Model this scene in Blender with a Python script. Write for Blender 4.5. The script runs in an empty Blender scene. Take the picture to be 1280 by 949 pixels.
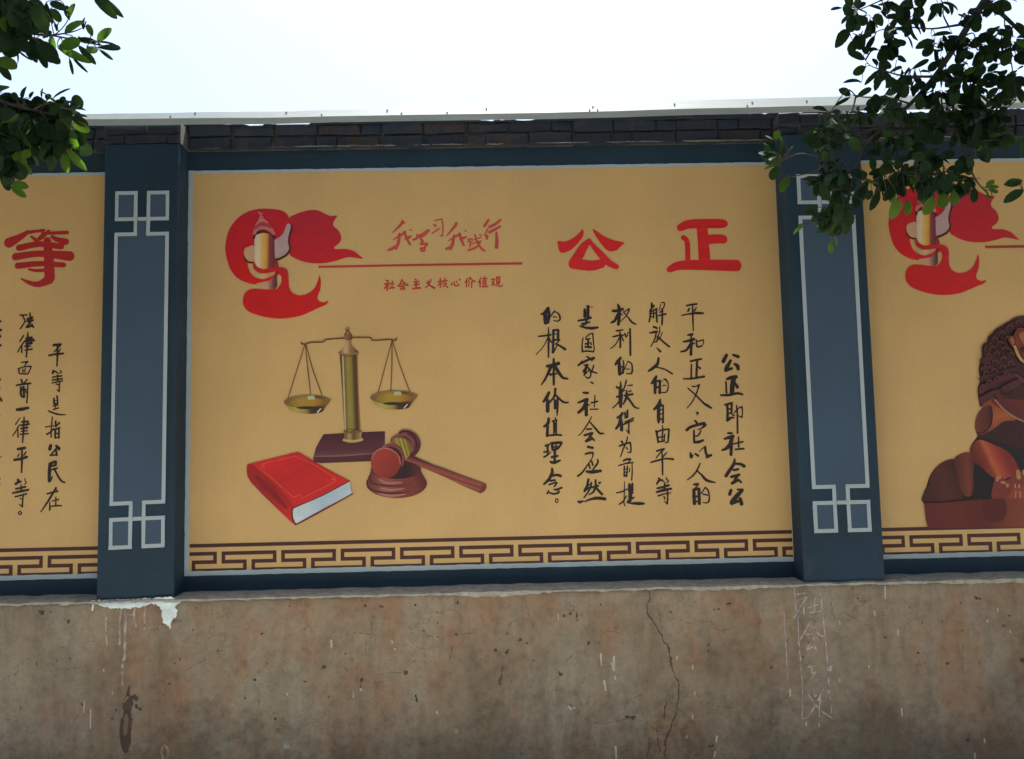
import bpy, bmesh, math, random
import numpy as np
from mathutils import Vector, Matrix
random.seed(7)
RNG = np.random.RandomState(11)
S = bpy.context.scene
COL = S.collection
R = math.radians

# ------------------------------------------------------------------ camera
ZO = 1.05                      # the ground lies 1.05 m below the lower edge of the murals
CX, CY, CZ = 0.0423, -3.9794, 0.6103
YAW, PITCH, ROLL = 0.0177, 0.0794, -0.0214
cy_, sy_, cp_, sp_, cr_, sr_ = (math.cos(YAW), math.sin(YAW), math.cos(PITCH), math.sin(PITCH), math.cos(ROLL), math.sin(ROLL))
VF = np.array([sy_ * cp_, cy_ * cp_, sp_])
_r0 = np.array([cy_, -sy_, 0.0]); _u0 = np.cross(_r0, VF)
VR = cr_ * _r0 + sr_ * _u0
VU = -sr_ * _r0 + cr_ * _u0
cam_data = bpy.data.cameras.new('camera')
cam_data.sensor_fit = 'HORIZONTAL'; cam_data.sensor_width = 36.0; cam_data.lens = 36.0 * 1000 / 1280
cam_data.clip_start = 0.05; cam_data.clip_end = 3000
cam = bpy.data.objects.new('camera', cam_data); COL.objects.link(cam)
M = Matrix(((VR[0], VU[0], -VF[0], CX), (VR[1], VU[1], -VF[1], CY), (VR[2], VU[2], -VF[2], CZ + ZO), (0, 0, 0, 1)))
cam.matrix_world = M
S.camera = cam

# ------------------------------------------------------------------ light
SUN_EL, SUN_AZ = R(72.5), R(8)          # azimuth measured from +Y (behind the wall) towards -X when negative
w = bpy.data.worlds.new('World'); S.world = w; w.use_nodes = True
nt = w.node_tree; nt.nodes.clear()
sky = nt.nodes.new('ShaderNodeTexSky'); sky.sky_type = 'NISHITA'; sky.sun_disc = False
sky.sun_elevation = SUN_EL; sky.sun_rotation = SUN_AZ
sky.air_density = 1.0; sky.dust_density = 3.5; sky.ozone_density = 1.0
bg = nt.nodes.new('ShaderNodeBackground'); bg.inputs['Strength'].default_value = 0.055
wo = nt.nodes.new('ShaderNodeOutputWorld')
nt.links.new(sky.outputs[0], bg.inputs[0]); nt.links.new(bg.outputs[0], wo.inputs[0])
sun_d = bpy.data.lights.new('sun', 'SUN'); sun_d.energy = 5.0; sun_d.angle = R(0.5); sun_d.color = (1.0, 0.975, 0.90)
sun = bpy.data.objects.new('sun', sun_d); COL.objects.link(sun)
sd = Vector((math.sin(SUN_AZ) * math.cos(SUN_EL), math.cos(SUN_AZ) * math.cos(SUN_EL), math.sin(SUN_EL)))
sun.rotation_euler = sd.to_track_quat('Z', 'Y').to_euler(); sun.location = sd * 30
S.view_settings.view_transform = 'Standard'; S.view_settings.look = 'None'
S.view_settings.gamma = 1; S.view_settings.exposure = 2.42

# ------------------------------------------------------------------ tracing helpers
def wall_pt(px, py, yp):
    """A point read off the photograph, rectified onto a plane y = yp of the wall; gives x, z in metres."""
    px = np.asarray(px, float); py = np.asarray(py, float)
    a = (px - 640) / 1000.0; b = (474.5 - py) / 1000.0
    dx = VF[0] + a * VR[0] + b * VU[0]; dy = VF[1] + a * VR[1] + b * VU[1]; dz = VF[2] + a * VR[2] + b * VU[2]
    t = (yp - CY) / dy
    return CX + dx * t, CZ + ZO + dz * t
def air_pt(px, py, d):
    """A point read off the photograph at distance d (metres along the view axis): for the hanging boughs."""
    a = (px - 640) / 1000.0; b = (474.5 - py) / 1000.0
    v = (VF + a * VR + b * VU) * d
    return Vector((CX + v[0], CY + v[1], CZ + ZO + v[2]))
VIEW = {'A': (660, 370, 9.49), 'B': (660, 460, 9.49), 'C': (660, 540, 9.49), 'D': (760, 370, 10.544), 'E': (760, 455, 10.544),
        'F': (760, 545, 10.544), 'G': (845, 370, 9.49), 'H': (845, 455, 9.49), 'I': (845, 545, 9.49), 'J': (0, 380, 9.49),
        'K': (0, 470, 9.49), 'L': (0, 560, 9.49), 'M': (0, 200, 4.0), 'N': (680, 260, 4.923), 'O': (470, 265, 7.111),
        'P': (390, 260, 4.571), 'Q': (470, 335, 7.53), 'R': (980, 730, 4.995), 'S': (600, 700, 3.8125), 'T': (0, 720, 4.0),
        'U': (270, 250, 5.93), 'W': (340, 400, 4.745), 'X': (440, 530, 6.778), 'Y': (300, 530, 6.78), 'Z': (1140, 380, 3.164),
        'ZZ': (1140, 500, 5.586), 'ZH': (1200, 380, 7.91), 'a': (300, 720, 4.0), 'b': (960, 680, 3.528), '0': (0, 0, 1.0)}
def lin(c):
    return tuple(((v / 255) / 12.92 if v / 255 <= 0.04045 else ((v / 255 + 0.055) / 1.055) ** 2.4) for v in c)
def paintc(c, k=0.90):
    return tuple(min(0.85, v / k) for v in lin(c))

def vnoise(X, Z, sc, seed):
    g = np.random.RandomState(seed).rand(64, 64) * 2 - 1
    x = X * sc; z = Z * sc
    xi = np.floor(x).astype(int); zi = np.floor(z).astype(int); fx = x - xi; fz = z - zi
    fx = fx * fx * (3 - 2 * fx); fz = fz * fz * (3 - 2 * fz)
    a = g[xi % 64, zi % 64]; b = g[(xi + 1) % 64, zi % 64]; c = g[xi % 64, (zi + 1) % 64]; d = g[(xi + 1) % 64, (zi + 1) % 64]
    return (a * (1 - fx) + b * fx) * (1 - fz) + (c * (1 - fx) + d * fx) * fz

class Sheet:
    """Thin coats of paint on one plane of the wall, each coat a hair above the one before."""
    def __init__(self, yp, lift=0.0008, step=0.00022):
        self.v = []; self.f = []; self.c = []; self.yp = yp; self.off = lift; self.step = step; self.n = 0
    def add(self, V, F, C):
        base = len(self.v)
        y = self.yp - self.off
        if self.yp == -0.140:                      # marks on the plinth follow its uneven face
            A_ = np.array(V, float); Y_ = plinth_y(A_[:, 0], A_[:, 1]) - self.off
            self.v += [(float(x), float(yy), float(z)) for (x, z), yy in zip(V, Y_)]
        else:
            self.v += [(float(x), y, float(z)) for x, z in V]
        self.f += [tuple(base + i for i in f) for f in F]
        self.c += C
        self.off += self.step
    def field(self, sdf, x0, x1, z0, z1, cell, colfn, merge=True):
        nx = max(2, int((x1 - x0) / cell) + 2); nz = max(2, int((z1 - z0) / cell) + 2)
        xs = x0 + cell * np.arange(nx + 1); zs = z0 + cell * np.arange(nz + 1)
        X, Z = np.meshgrid(xs, zs, indexing='ij')
        D = sdf(X, Z)
        D = np.where(np.abs(D) < 1e-7, 1e-7, D)
        ins = D < 0
        V = []; F = []; idx = {}
        def node(i, j):
            k = (i, j)
            if k not in idx:
                idx[k] = len(V); V.append((xs[i], zs[j]))
            return idx[k]
        def cut(i, j, i2, j2):
            k = (i, j, i2, j2) if (i, j) < (i2, j2) else (i2, j2, i, j)
            if k not in idx:
                a, b = D[i, j], D[i2, j2]; t = a / (a - b)
                idx[k] = len(V); V.append((xs[i] + (xs[i2] - xs[i]) * t, zs[j] + (zs[j2] - zs[j]) * t))
            return idx[k]
        cnt = ins[:-1, :-1].astype(int) + ins[1:, :-1] + ins[:-1, 1:] + ins[1:, 1:]
        for j in range(nz):
            row = cnt[:, j]; i = 0
            act = np.nonzero(row)[0]; k = 0
            while k < len(act):
                i = act[k]
                if row[i] == 4:
                    e = i
                    if merge:
                        while k + 1 < len(act) and act[k + 1] == e + 1 and row[e + 1] == 4:
                            e += 1; k += 1
                    F.append((node(i, j), node(e + 1, j), node(e + 1, j + 1), node(i, j + 1)))
                else:
                    cs = [(i, j), (i + 1, j), (i + 1, j + 1), (i, j + 1)]; p = []
                    for q in range(4):
                        a = cs[q]; b = cs[(q + 1) % 4]
                        if ins[a]: p.append(node(*a))
                        if ins[a] != ins[b]: p.append(cut(*a, *b))
                    if len(p) >= 3: F.append(tuple(p))
                k += 1
        if not V: return
        C = colfn(np.array(V))
        self.add(V, F, [tuple(c) for c in C])
    # -- brush strokes ------------------------------------------------
    def strokes(self, view, text, color, cell=0.0016, rough=0.25, wob=0.06, wide=1.0, xf=None, jag=0):
        vx, vy, vs = VIEW[view]
        P = []
        for s in text.split('/'):
            nums = [float(t) for t in s.split()]
            n = len(nums) // 3
            if n == 0: continue
            q = np.array(nums[:3 * n]).reshape(n, 3)
            q = np.stack([vx + q[:, 0] / vs, vy + q[:, 1] / vs, q[:, 2] / vs * 0.5 * wide], 1)
            q = catmull(q, False, 10)
            L = np.r_[0, np.cumsum(np.hypot(*np.diff(q[:, :2], axis=0).T))] if len(q) > 1 else np.array([0.0])
            m = max(2, int(L[-1] / 0.35) + 1)
            t = np.linspace(0, L[-1], m)
            P.append(np.stack([np.interp(t, L, q[:, k]) for k in range(3)], 1))
        P = np.concatenate(P)
        if xf: P = xf(P)
        if jag:
            P[:, 0] += jag * (vnoise(P[:, 0], P[:, 1], .11, 71) + .6 * vnoise(P[:, 0], P[:, 1], .35, 72)); P[:, 1] += jag * .6 * vnoise(P[:, 0], P[:, 1], .2, 73)
            P[:, 2] *= 1 + .7 * vnoise(P[:, 0], P[:, 1], .3, 74)
        x, z = wall_pt(P[:, 0], P[:, 1], self.yp)
        r = P[:, 2] * PXM * 1.17 + 0.0010 * min(wide, 1)
        x0, x1, z0, z1 = (x - r).min() - .004, (x + r).max() + .004, (z - r).min() - .004, (z + r).max() + .004
        sd = int(abs(x0 * 1000 + z0 * 777)) % 9999
        def sdf(X, Z):
            D = np.full(X.shape, 9.0)
            for a, b, c in zip(x, z, r):
                i0 = int((a - c - x0) / cell) - 3; i1 = int((a + c - x0) / cell) + 4
                j0 = int((b - c - z0) / cell) - 3; j1 = int((b + c - z0) / cell) + 4
                i0 = max(i0, 0); j0 = max(j0, 0)
                sub = D[i0:i1, j0:j1]
                np.minimum(sub, np.hypot(X[i0:i1, j0:j1] - a, Z[i0:i1, j0:j1] - b) - c, out=sub)
            n = vnoise(X, Z, 160, sd) * rough * 0.0022 + vnoise(X, Z, 380, sd + 1) * rough * 0.0012
            return np.where(D < 8, D + n, D)
        c = np.array(color)
        def colfn(V):
            n = vnoise(V[:, 0], V[:, 1], 60, sd + 3)[:, None] * wob * 2.5
            return np.c_[np.clip(c[None, :] * (1 + n), 0, 1), np.ones(len(V))]
        self.field(sdf, x0, x1, z0, z1, cell, colfn)
    # -- filled outlines ----------------------------------------------
    def poly(self, view, text, color, smooth=True, grad=None, cell=0.0024, rough=0.12, wob=0.022, xf=None, nscale=35):
        """grad: (ux, uy, [(t, rgb)...]) colour stops along a direction in view pixels from point (ax, ay) to (bx, by)."""
        vx, vy, vs = VIEW[view]
        q = np.array([float(t) for t in text.replace(',', ' ').split()]).reshape(-1, 2)
        q = np.stack([vx + q[:, 0] / vs, vy + q[:, 1] / vs, np.zeros(len(q))], 1)
        if smooth: q = catmull(q, True, 6)
        if xf: q = xf(q)
        x, z = wall_pt(q[:, 0], q[:, 1], self.yp)
        x0, x1, z0, z1 = x.min() - .004, x.max() + .004, z.min() - .004, z.max() + .004
        sd = int(abs(x0 * 1000 + z0 * 777)) % 9999
        def sdf(X, Z):
            D = np.full(X.shape, 9.0); inside = np.zeros(X.shape, bool)
            n = len(x)
            for i in range(n):
                ax, az, bx, bz = x[i], z[i], x[(i + 1) % n], z[(i + 1) % n]
                ex, ez = bx - ax, bz - az; l2 = ex * ex + ez * ez
                if l2 < 1e-12: continue
                t = np.clip(((X - ax) * ex + (Z - az) * ez) / l2, 0, 1)
                np.minimum(D, np.hypot(X - ax - t * ex, Z - az - t * ez), out=D)
                if (az > bz) != (az < bz) or az != bz:
                    cr = ((az > Z) != (bz > Z))
                    if abs(bz - az) > 1e-12:
                        inside ^= cr & (X < (bx - ax) * (Z - az) / (bz - az) + ax)
            D = np.where(inside, -D, D)
            return D + vnoise(X, Z, 120, sd) * rough * 0.0025
        def colfn(V):
            n = vnoise(V[:, 0], V[:, 1], nscale, sd + 3) * wob + vnoise(V[:, 0], V[:, 1], nscale * 4, sd + 4) * wob * .6
            if grad:
                (a, b), stops = grad[0], grad[1]
                p = np.array([[vx + a[0] / vs, vy + a[1] / vs, 0], [vx + b[0] / vs, vy + b[1] / vs, 0]], float)
                if xf: p = xf(p)
                gx, gz = wall_pt(p[:, 0], p[:, 1], self.yp)
                e = np.array([gx[1] - gx[0], gz[1] - gz[0]])
                t = ((V[:, 0] - gx[0]) * e[0] + (V[:, 1] - gz[0]) * e[1]) / (e @ e)
                ts = [s[0] for s in stops]; cs = np.array([paintc(s[1]) for s in stops])
                c = np.stack([np.interp(t, ts, cs[:, k]) for k in range(3)], 1)
            else:
                c = np.tile(np.array(paintc(color)), (len(V), 1))
            return np.c_[np.clip(c * (1 + n[:, None] * 2), 0, 1), np.ones(len(V))]
        self.field(sdf, x0, x1, z0, z1, cell, colfn, merge=not grad and (x1 - x0) < 0.03)
    def rect(self, x0, x1, z0, z1, color, jit=0.0):
        self.quad([(x0, z0), (x1, z0), (x1, z1), (x0, z1)], color)
    def quad(self, pts, color):
        self.add(pts, [(0, 1, 2, 3)], [tuple(color) + (1.0,)] * 4); self.off -= self.step
    def build(self, name, parent, mat=None, label=None, kind=None):
        me = bpy.data.meshes.new(name); me.from_pydata(self.v, [], self.f)
        at = me.color_attributes.new('Col', 'FLOAT_COLOR', 'POINT')
        at.data.foreach_set('color', np.array(self.c, dtype=np.float32).ravel())
        me.materials.append(mat or MAT['paint'])
        o = bpy.data.objects.new(name, me); COL.objects.link(o)
        if parent: o.parent = parent
        if label: o['label'] = label
        if kind: o['kind'] = kind
        return o
def plinth_y(X, Z):
    edge = np.clip((Z - (ZO - .085 - .03)) / .03, 0, 1)
    return -0.140 + vnoise(X, Z, 1.3, 5) * .006 + vnoise(X, Z, 6, 6) * .0016 + edge ** 2 * (.006 + .012 * np.abs(vnoise(X, Z, 7, 9)))
PXM = 0.0040        # metres of wall per photograph pixel

def catmull(q, closed, n):
    m = len(q)
    if m < 3 and not closed:
        return q
    out = []
    rng = range(m) if closed else range(m - 1)
    for i in rng:
        p1, p2 = q[i], q[(i + 1) % m]
        p0 = q[(i - 1) % m] if closed or i > 0 else 2 * p1 - p2
        p3 = q[(i + 2) % m] if closed or i < m - 2 else 2 * p2 - p1
        for k in range(n):
            t = k / n
            out.append(0.5 * (2 * p1 + (p2 - p0) * t + (2 * p0 - 5 * p1 + 4 * p2 - p3) * t * t + (3 * p1 - p0 - 3 * p2 + p3) * t ** 3))
    if not closed: out.append(q[-1])
    out = np.array(out)
    if out.shape[1] == 3: out[:, 2] = np.maximum(out[:, 2], 0)
    return out

# ------------------------------------------------------------------ materials
MAT = {}
def newmat(name):
    m = bpy.data.materials.new(name); m.use_nodes = True
    n = m.node_tree; b = n.nodes['Principled BSDF']
    MAT[name] = m
    return m, n.nodes, n.links, b
def noise(N, L, co, scale, detail=5, rough=.55, dist=0.0):
    t = N.new('ShaderNodeTexNoise'); t.inputs['Scale'].default_value = scale; t.inputs['Detail'].default_value = detail
    t.inputs['Roughness'].default_value = rough; t.inputs['Distortion'].default_value = dist
    L.new(co, t.inputs['Vector']); return t.outputs['Fac']
def ramp(N, L, fac, stops):
    r = N.new('ShaderNodeValToRGB'); e = r.color_ramp.elements
    while len(e) < len(stops): e.new(0.5)
    for k, (p, c) in enumerate(stops):
        e[k].position = p; e[k].color = (*c, 1) if len(c) == 3 else c
    L.new(fac, r.inputs['Fac']); return r.outputs['Color']
def mixc(N, L, fac, a, b, mode='MIX'):
    m = N.new('ShaderNodeMix'); m.data_type = 'RGBA'; m.blend_type = mode
    for s, v in ((m.inputs[0], fac), (m.inputs[6], a), (m.inputs[7], b)):
        if isinstance(v, (int, float)): s.default_value = v
        elif isinstance(v, tuple): s.default_value = (*v, 1)
        else: L.new(v, s)
    return m.outputs[2]
def coord(N, L, scale=(1, 1, 1)):
    g = N.new('ShaderNodeNewGeometry'); mp = N.new('ShaderNodeMapping')
    mp.inputs['Scale'].default_value = scale; L.new(g.outputs['Position'], mp.inputs['Vector']); return mp.outputs[0]
def bump(N, L, b, h, strength, dist=0.01):
    u = N.new('ShaderNodeBump'); u.inputs['Strength'].default_value = strength; u.inputs['Distance'].default_value = dist
    L.new(h, u.inputs['Height']); L.new(u.outputs[0], b.inputs['Normal'])

def g3(v): return (v, v, v)
def paint_mat(name, color=None, rough=.55, chip=None, var=.12, bstr=.12):
    """Wall paint rolled over render: a faint roller grain, slow drift of tone; chip = colour showing through where it is worn."""
    m, N, L, b = newmat(name)
    co = coord(N, L)
    if color is None:
        a = N.new('ShaderNodeAttribute'); a.attribute_name = 'Col'; c = a.outputs['Color']
    else:
        c = color
    big = ramp(N, L, noise(N, L, co, 1.7, 4), [(0.3, g3(1 - var)), (0.7, g3(1 + var * .6))])
    c = mixc(N, L, 1.0, c, big, 'MULTIPLY')
    fine = ramp(N, L, noise(N, L, co, 95, 3, .7), [(0.3, g3(.965)), (0.7, g3(1.025))])
    c = mixc(N, L, 1.0, c, fine, 'MULTIPLY')
    st = ramp(N, L, noise(N, L, coord(N, L, (9, 9, .7)), 3, 4, .6), [(0.35, g3(.985)), (0.65, g3(1.01))])
    c = mixc(N, L, .8, c, st, 'MULTIPLY')
    if chip:
        f = ramp(N, L, noise(N, L, coord(N, L, (1, 1, 1)), 22, 8, .72), [(0.62, g3(0)), (0.72, g3(.8))])
        c = mixc(N, L, f, c, chip)
    if name == 'navy':                     # dust and small scuffs on the dark paint
        f2 = ramp(N, L, noise(N, L, coord(N, L, (1, 1, .6)), 9, 9, .75), [(0.60, g3(0)), (0.74, g3(.35))])
        c = mixc(N, L, f2, c, (.075, .082, .088))
    L.new(c, b.inputs['Base Color'])
    b.inputs['Roughness'].default_value = rough; b.inputs['Specular IOR Level'].default_value = .3
    bump(N, L, b, noise(N, L, co, 70, 4, .6), bstr, .004)
    return m
paint_mat('paint', None, .5, var=.05)
paint_mat('navy', paintc((28, 49, 63), .90), .62, var=.28, bstr=.3)
paint_mat('slate', paintc((58, 76, 94), .90), .62, var=.12)
paint_mat('tan', paintc((190, 155, 101), .90), .6, var=.09, bstr=.2)
paint_mat('white_trim', (.37, .43, .45), .6, chip=paintc((120, 130, 130), .90), var=.1)

m, N, L, b = newmat('brick')
oi = N.new('ShaderNodeObjectInfo'); co = coord(N, L)
base = ramp(N, L, oi.outputs['Random'], [(0, (.014, .016, .021)), (.45, (.024, .023, .024)), (.75, (.038, .033, .030)), (1, (.026, .020, .019))])
nav = ramp(N, L, noise(N, L, co, 6, 6, .65), [(0.50, g3(0)), (0.60, g3(1))])
c = mixc(N, L, nav, base, (.014, .022, .036))
c = mixc(N, L, 1.0, c, ramp(N, L, noise(N, L, co, 40, 6, .7), [(0.3, g3(.6)), (0.7, g3(1.35))]), 'MULTIPLY')
L.new(c, b.inputs['Base Color']); b.inputs['Roughness'].default_value = .95
bump(N, L, b, noise(N, L, co, 60, 8, .7), .7, .008)
m, N, L, b = newmat('brick_painted')
co = coord(N, L)
nav = ramp(N, L, noise(N, L, co, 11, 6, .65), [(0.55, g3(0)), (0.66, g3(1))])
c = mixc(N, L, nav, (.010, .016, .026), (.025, .024, .025))
L.new(c, b.inputs['Base Color']); b.inputs['Roughness'].default_value = .9
bump(N, L, b, noise(N, L, co, 60, 8, .7), .6, .008)
m, N, L, b = newmat('mortar')
co = coord(N, L)
c = ramp(N, L, noise(N, L, co, 30, 8, .7), [(0.3, (.03, .03, .032)), (0.6, (.08, .076, .07)), (.8, (.2, .19, .17))])
L.new(c, b.inputs['Base Color']); b.inputs['Roughness'].default_value = 1
bump(N, L, b, noise(N, L, co, 90, 8, .7), .8, .01)
m, N, L, b = newmat('ledge_mortar')
co = coord(N, L)
c = ramp(N, L, noise(N, L, co, 26, 9, .75), [(0.28, (.13, .115, .085)), (0.42, (.31, .285, .225)), (.62, (.44, .415, .345)), (.78, (.62, .60, .53))])
L.new(c, b.inputs['Base Color']); b.inputs['Roughness'].default_value = 1
bump(N, L, b, noise(N, L, co, 70, 8, .7), .8, .01)

m, N, L, b = newmat('old_render')                       # weathered cement render of the plinth
co = coord(N, L)
c = ramp(N, L, noise(N, L, co, 2.2, 8, .62, .4), [(0.30, (.24, .178, .118)), (0.45, (.33, .258, .178)), (.58, (.39, .312, .220)), (.72, (.44, .340, .228))])
red = ramp(N, L, noise(N, L, coord(N, L, (1.2, 1.2, .8)), 3.1, 7, .62, .6), [(0.47, g3(0)), (0.62, g3(.8))])
c = mixc(N, L, red, c, (.37, .215, .125))
gry = ramp(N, L, noise(N, L, coord(N, L, (1.2, 1, .28)), 4.3, 6, .6, .3), [(0.48, g3(0)), (0.64, g3(.5))])
c = mixc(N, L, gry, c, (.375, .355, .29))
# streaks of damp running down
drk = ramp(N, L, noise(N, L, coord(N, L, (3.5, 3.5, .55)), 1.9, 7, .66, .3), [(0.50, g3(0)), (0.7, g3(.6))])
c = mixc(N, L, drk, c, (.19, .142, .095))
# darker patches towards the foot, with an uneven edge
sp = N.new('ShaderNodeSeparateXYZ'); L.new(coord(N, L), sp.inputs[0])
ma = N.new('ShaderNodeMath'); ma.operation = 'MULTIPLY_ADD'; L.new(noise(N, L, co, 3.0, 8, .68), ma.inputs[0]); ma.inputs[1].default_value = 1.1
L.new(sp.outputs['Z'], ma.inputs[2])
foot_dark = ramp(N, L, ma.outputs[0], [(0.70, g3(.62)), (1.0, g3(0))])
c = mixc(N, L, foot_dark, c, (.135, .108, .074))
c = mixc(N, L, 1.0, c, ramp(N, L, noise(N, L, co, 24, 9, .75), [(0.3, g3(.74)), (0.5, g3(1.0)), (0.72, g3(1.22))]), 'MULTIPLY')
vo = N.new('ShaderNodeTexVoronoi'); vo.inputs['Scale'].default_value = 9.0; L.new(co, vo.inputs['Vector'])
pit = ramp(N, L, vo.outputs['Distance'], [(0.03, g3(.45)), (0.07, g3(1))])
pm = ramp(N, L, noise(N, L, co, 5, 3), [(0.47, g3(0)), (0.52, g3(1))])
c = mixc(N, L, pm, c, mixc(N, L, 1.0, c, pit, 'MULTIPLY'))
v2 = N.new('ShaderNodeTexVoronoi'); v2.inputs['Scale'].default_value = 33.0; L.new(co, v2.inputs['Vector'])
pit2 = ramp(N, L, v2.outputs['Distance'], [(0.08, g3(.45)), (0.16, g3(1))])
pm2 = ramp(N, L, noise(N, L, co, 8, 3), [(0.52, g3(0)), (0.58, g3(.8))])
c = mixc(N, L, pm2, c, mixc(N, L, 1.0, c, pit2, 'MULTIPLY'))
# hairline crazing
v3 = N.new('ShaderNodeTexVoronoi'); v3.feature = 'DISTANCE_TO_EDGE'; v3.inputs['Scale'].default_value = 3.4
wv = N.new('ShaderNodeVectorMath'); wv.operation = 'ADD'; nz = N.new('ShaderNodeTexNoise'); nz.inputs['Scale'].default_value = 6; nz.inputs['Detail'].default_value = 5
L.new(co, nz.inputs['Vector']); L.new(co, wv.inputs[0]); vm = N.new('ShaderNodeVectorMath'); vm.operation = 'SCALE'; vm.inputs[3].default_value = .35
L.new(nz.outputs['Color'], vm.inputs[0]); L.new(vm.outputs[0], wv.inputs[1]); L.new(wv.outputs[0], v3.inputs['Vector'])
hair = ramp(N, L, v3.outputs['Distance'], [(0.0, g3(.55)), (0.009, g3(1))])
hm = ramp(N, L, noise(N, L, co, 2.3, 2), [(0.50, g3(0)), (0.56, g3(1))])
c = mixc(N, L, hm, c, mixc(N, L, 1.0, c, hair, 'MULTIPLY'))
c = mixc(N, L, 1.0, c, (.71, .685, .655), 'MULTIPLY')
L.new(c, b.inputs['Base Color']); b.inputs['Roughness'].default_value = .93
hsum = N.new('ShaderNodeMath'); hsum.operation = 'ADD'; L.new(noise(N, L, co, 32, 9, .72), hsum.inputs[0]); L.new(noise(N, L, co, 7, 5), hsum.inputs[1])
bump(N, L, b, hsum.outputs[0], .45, .012)

m, N, L, b = newmat('crack')
b.inputs['Base Color'].default_value = (.045, .035, .027, 1); b.inputs['Roughness'].default_value = 1
m, N, L, b = newmat('metal_sheet')
co = coord(N, L)
c = ramp(N, L, noise(N, L, coord(N, L, (1, 1, 8)), 5, 6, .7), [(0.3, (.20, .235, .245)), (0.7, (.26, .30, .31))])
L.new(c, b.inputs['Base Color']); b.inputs['Roughness'].default_value = .5; b.inputs['Metallic'].default_value = .15
m, N, L, b = newmat('screw_steel')
b.inputs['Base Color'].default_value = (.05, .05, .05, 1); b.inputs['Metallic'].default_value = .6; b.inputs['Roughness'].default_value = .5
m, N, L, b = newmat('ground')
co = coord(N, L)
c = ramp(N, L, noise(N, L, co, 1.1, 8, .65), [(0.3, (.36, .34, .30)), (0.6, (.48, .46, .40)), (.8, (.54, .515, .45))])
c = mixc(N, L, 1.0, c, ramp(N, L, noise(N, L, co, 60, 8, .7), [(0.3, g3(.75)), (0.7, g3(1.2))]), 'MULTIPLY')
L.new(c, b.inputs['Base Color']); b.inputs['Roughness'].default_value = .95
bump(N, L, b, noise(N, L, co, 40, 8, .7), .5, .01)
m, N, L, b = newmat('asphalt')
co = coord(N, L)
c = ramp(N, L, noise(N, L, co, 1.3, 8, .65), [(0.3, (.050, .050, .050)), (0.7, (.085, .082, .078))])
L.new(c, b.inputs['Base Color']); b.inputs['Roughness'].default_value = .95
bump(N, L, b, noise(N, L, co, 90, 8, .7), .5, .01)
m, N, L, b = newmat('bark')
co = coord(N, L)
c = ramp(N, L, noise(N, L, coord(N, L, (1, 1, .4)), 40, 7, .7), [(0.3, (.04, .035, .03)), (0.7, (.12, .11, .095))])
L.new(c, b.inputs['Base Color']); b.inputs['Roughness'].default_value = 1; b.inputs['Specular IOR Level'].default_value = .1
bump(N, L, b, noise(N, L, co, 60, 7, .7), .6, .01)
def leaf_mat(name, ca, cb, tr):
    m, N, L, b = newmat(name)
    oi = N.new('ShaderNodeObjectInfo'); at = N.new('ShaderNodeAttribute'); at.attribute_name = 'Tint'
    ad = N.new('ShaderNodeMath'); ad.operation = 'ADD'; L.new(oi.outputs['Random'], ad.inputs[0]); L.new(at.outputs['Fac'], ad.inputs[1])
    fr = N.new('ShaderNodeMath'); fr.operation = 'FRACT'; L.new(ad.outputs[0], fr.inputs[0])
    c = ramp(N, L, fr.outputs[0], [(0, ca), (1, cb)])
    L.new(c, b.inputs['Base Color']); b.inputs['Roughness'].default_value = .75; b.inputs['Specular IOR Level'].default_value = .10
    t = N.new('ShaderNodeBsdfTranslucent'); L.new(mixc(N, L, 1.0, c, (1.0, 1.25, .45), 'MULTIPLY'), t.inputs['Color'])
    mx = N.new('ShaderNodeMixShader'); mx.inputs[0].default_value = tr
    L.new(b.outputs[0], mx.inputs[1]); L.new(t.outputs[0], mx.inputs[2]); L.new(mx.outputs[0], N['Material Output'].inputs['Surface'])
leaf_mat('leaf', (.013, .030, .013), (.030, .060, .020), .10)
leaf_mat('leaf_young', (.060, .125, .022), (.11, .18, .035), .40)

# ------------------------------------------------------------------ object helpers
def empty(name, loc=(0, 0, 0), label=None, cat=None, group=None, parent=None):
    o = bpy.data.objects.new(name, None); COL.objects.link(o); o.location = loc
    if label: o['label'] = label
    if cat: o['category'] = cat
    if group: o['group'] = group
    if parent: o.parent = parent
    return o
def mesh_obj(name, V, F, mat, parent=None, label=None, kind=None, smooth=False):
    me = bpy.data.meshes.new(name); me.from_pydata([tuple(map(float, v)) for v in V], [], F); me.update()
    me.materials.append(MAT[mat])
    if smooth: me.polygons.foreach_set('use_smooth', [True] * len(me.polygons))
    o = bpy.data.objects.new(name, me); COL.objects.link(o)
    if parent: o.parent = parent
    if label: o['label'] = label
    if kind: o['kind'] = kind
    return o
def bm_obj(name, bm, mat, parent=None, label=None, kind=None):
    me = bpy.data.meshes.new(name); bm.to_mesh(me); bm.free(); me.materials.append(MAT[mat])
    o = bpy.data.objects.new(name, me); COL.objects.link(o)
    if parent: o.parent = parent
    if label: o['label'] = label
    if kind: o['kind'] = kind
    return o
def box_mesh(x0, x1, y0, y1, z0, z1, bevel=0, jit=0, seg=1):
    bm = bmesh.new(); bmesh.ops.create_cube(bm, size=1)
    for v in bm.verts:
        v.co = Vector(((x0 + x1) / 2 + v.co.x * (x1 - x0), (y0 + y1) / 2 + v.co.y * (y1 - y0), (z0 + z1) / 2 + v.co.z * (z1 - z0)))
        if jit: v.co += Vector((random.uniform(-jit, jit), random.uniform(-jit, jit), random.uniform(-jit, jit)))
    if bevel: bmesh.ops.bevel(bm, geom=list(bm.edges), offset=bevel, segments=seg, affect='EDGES')
    return bm

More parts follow.
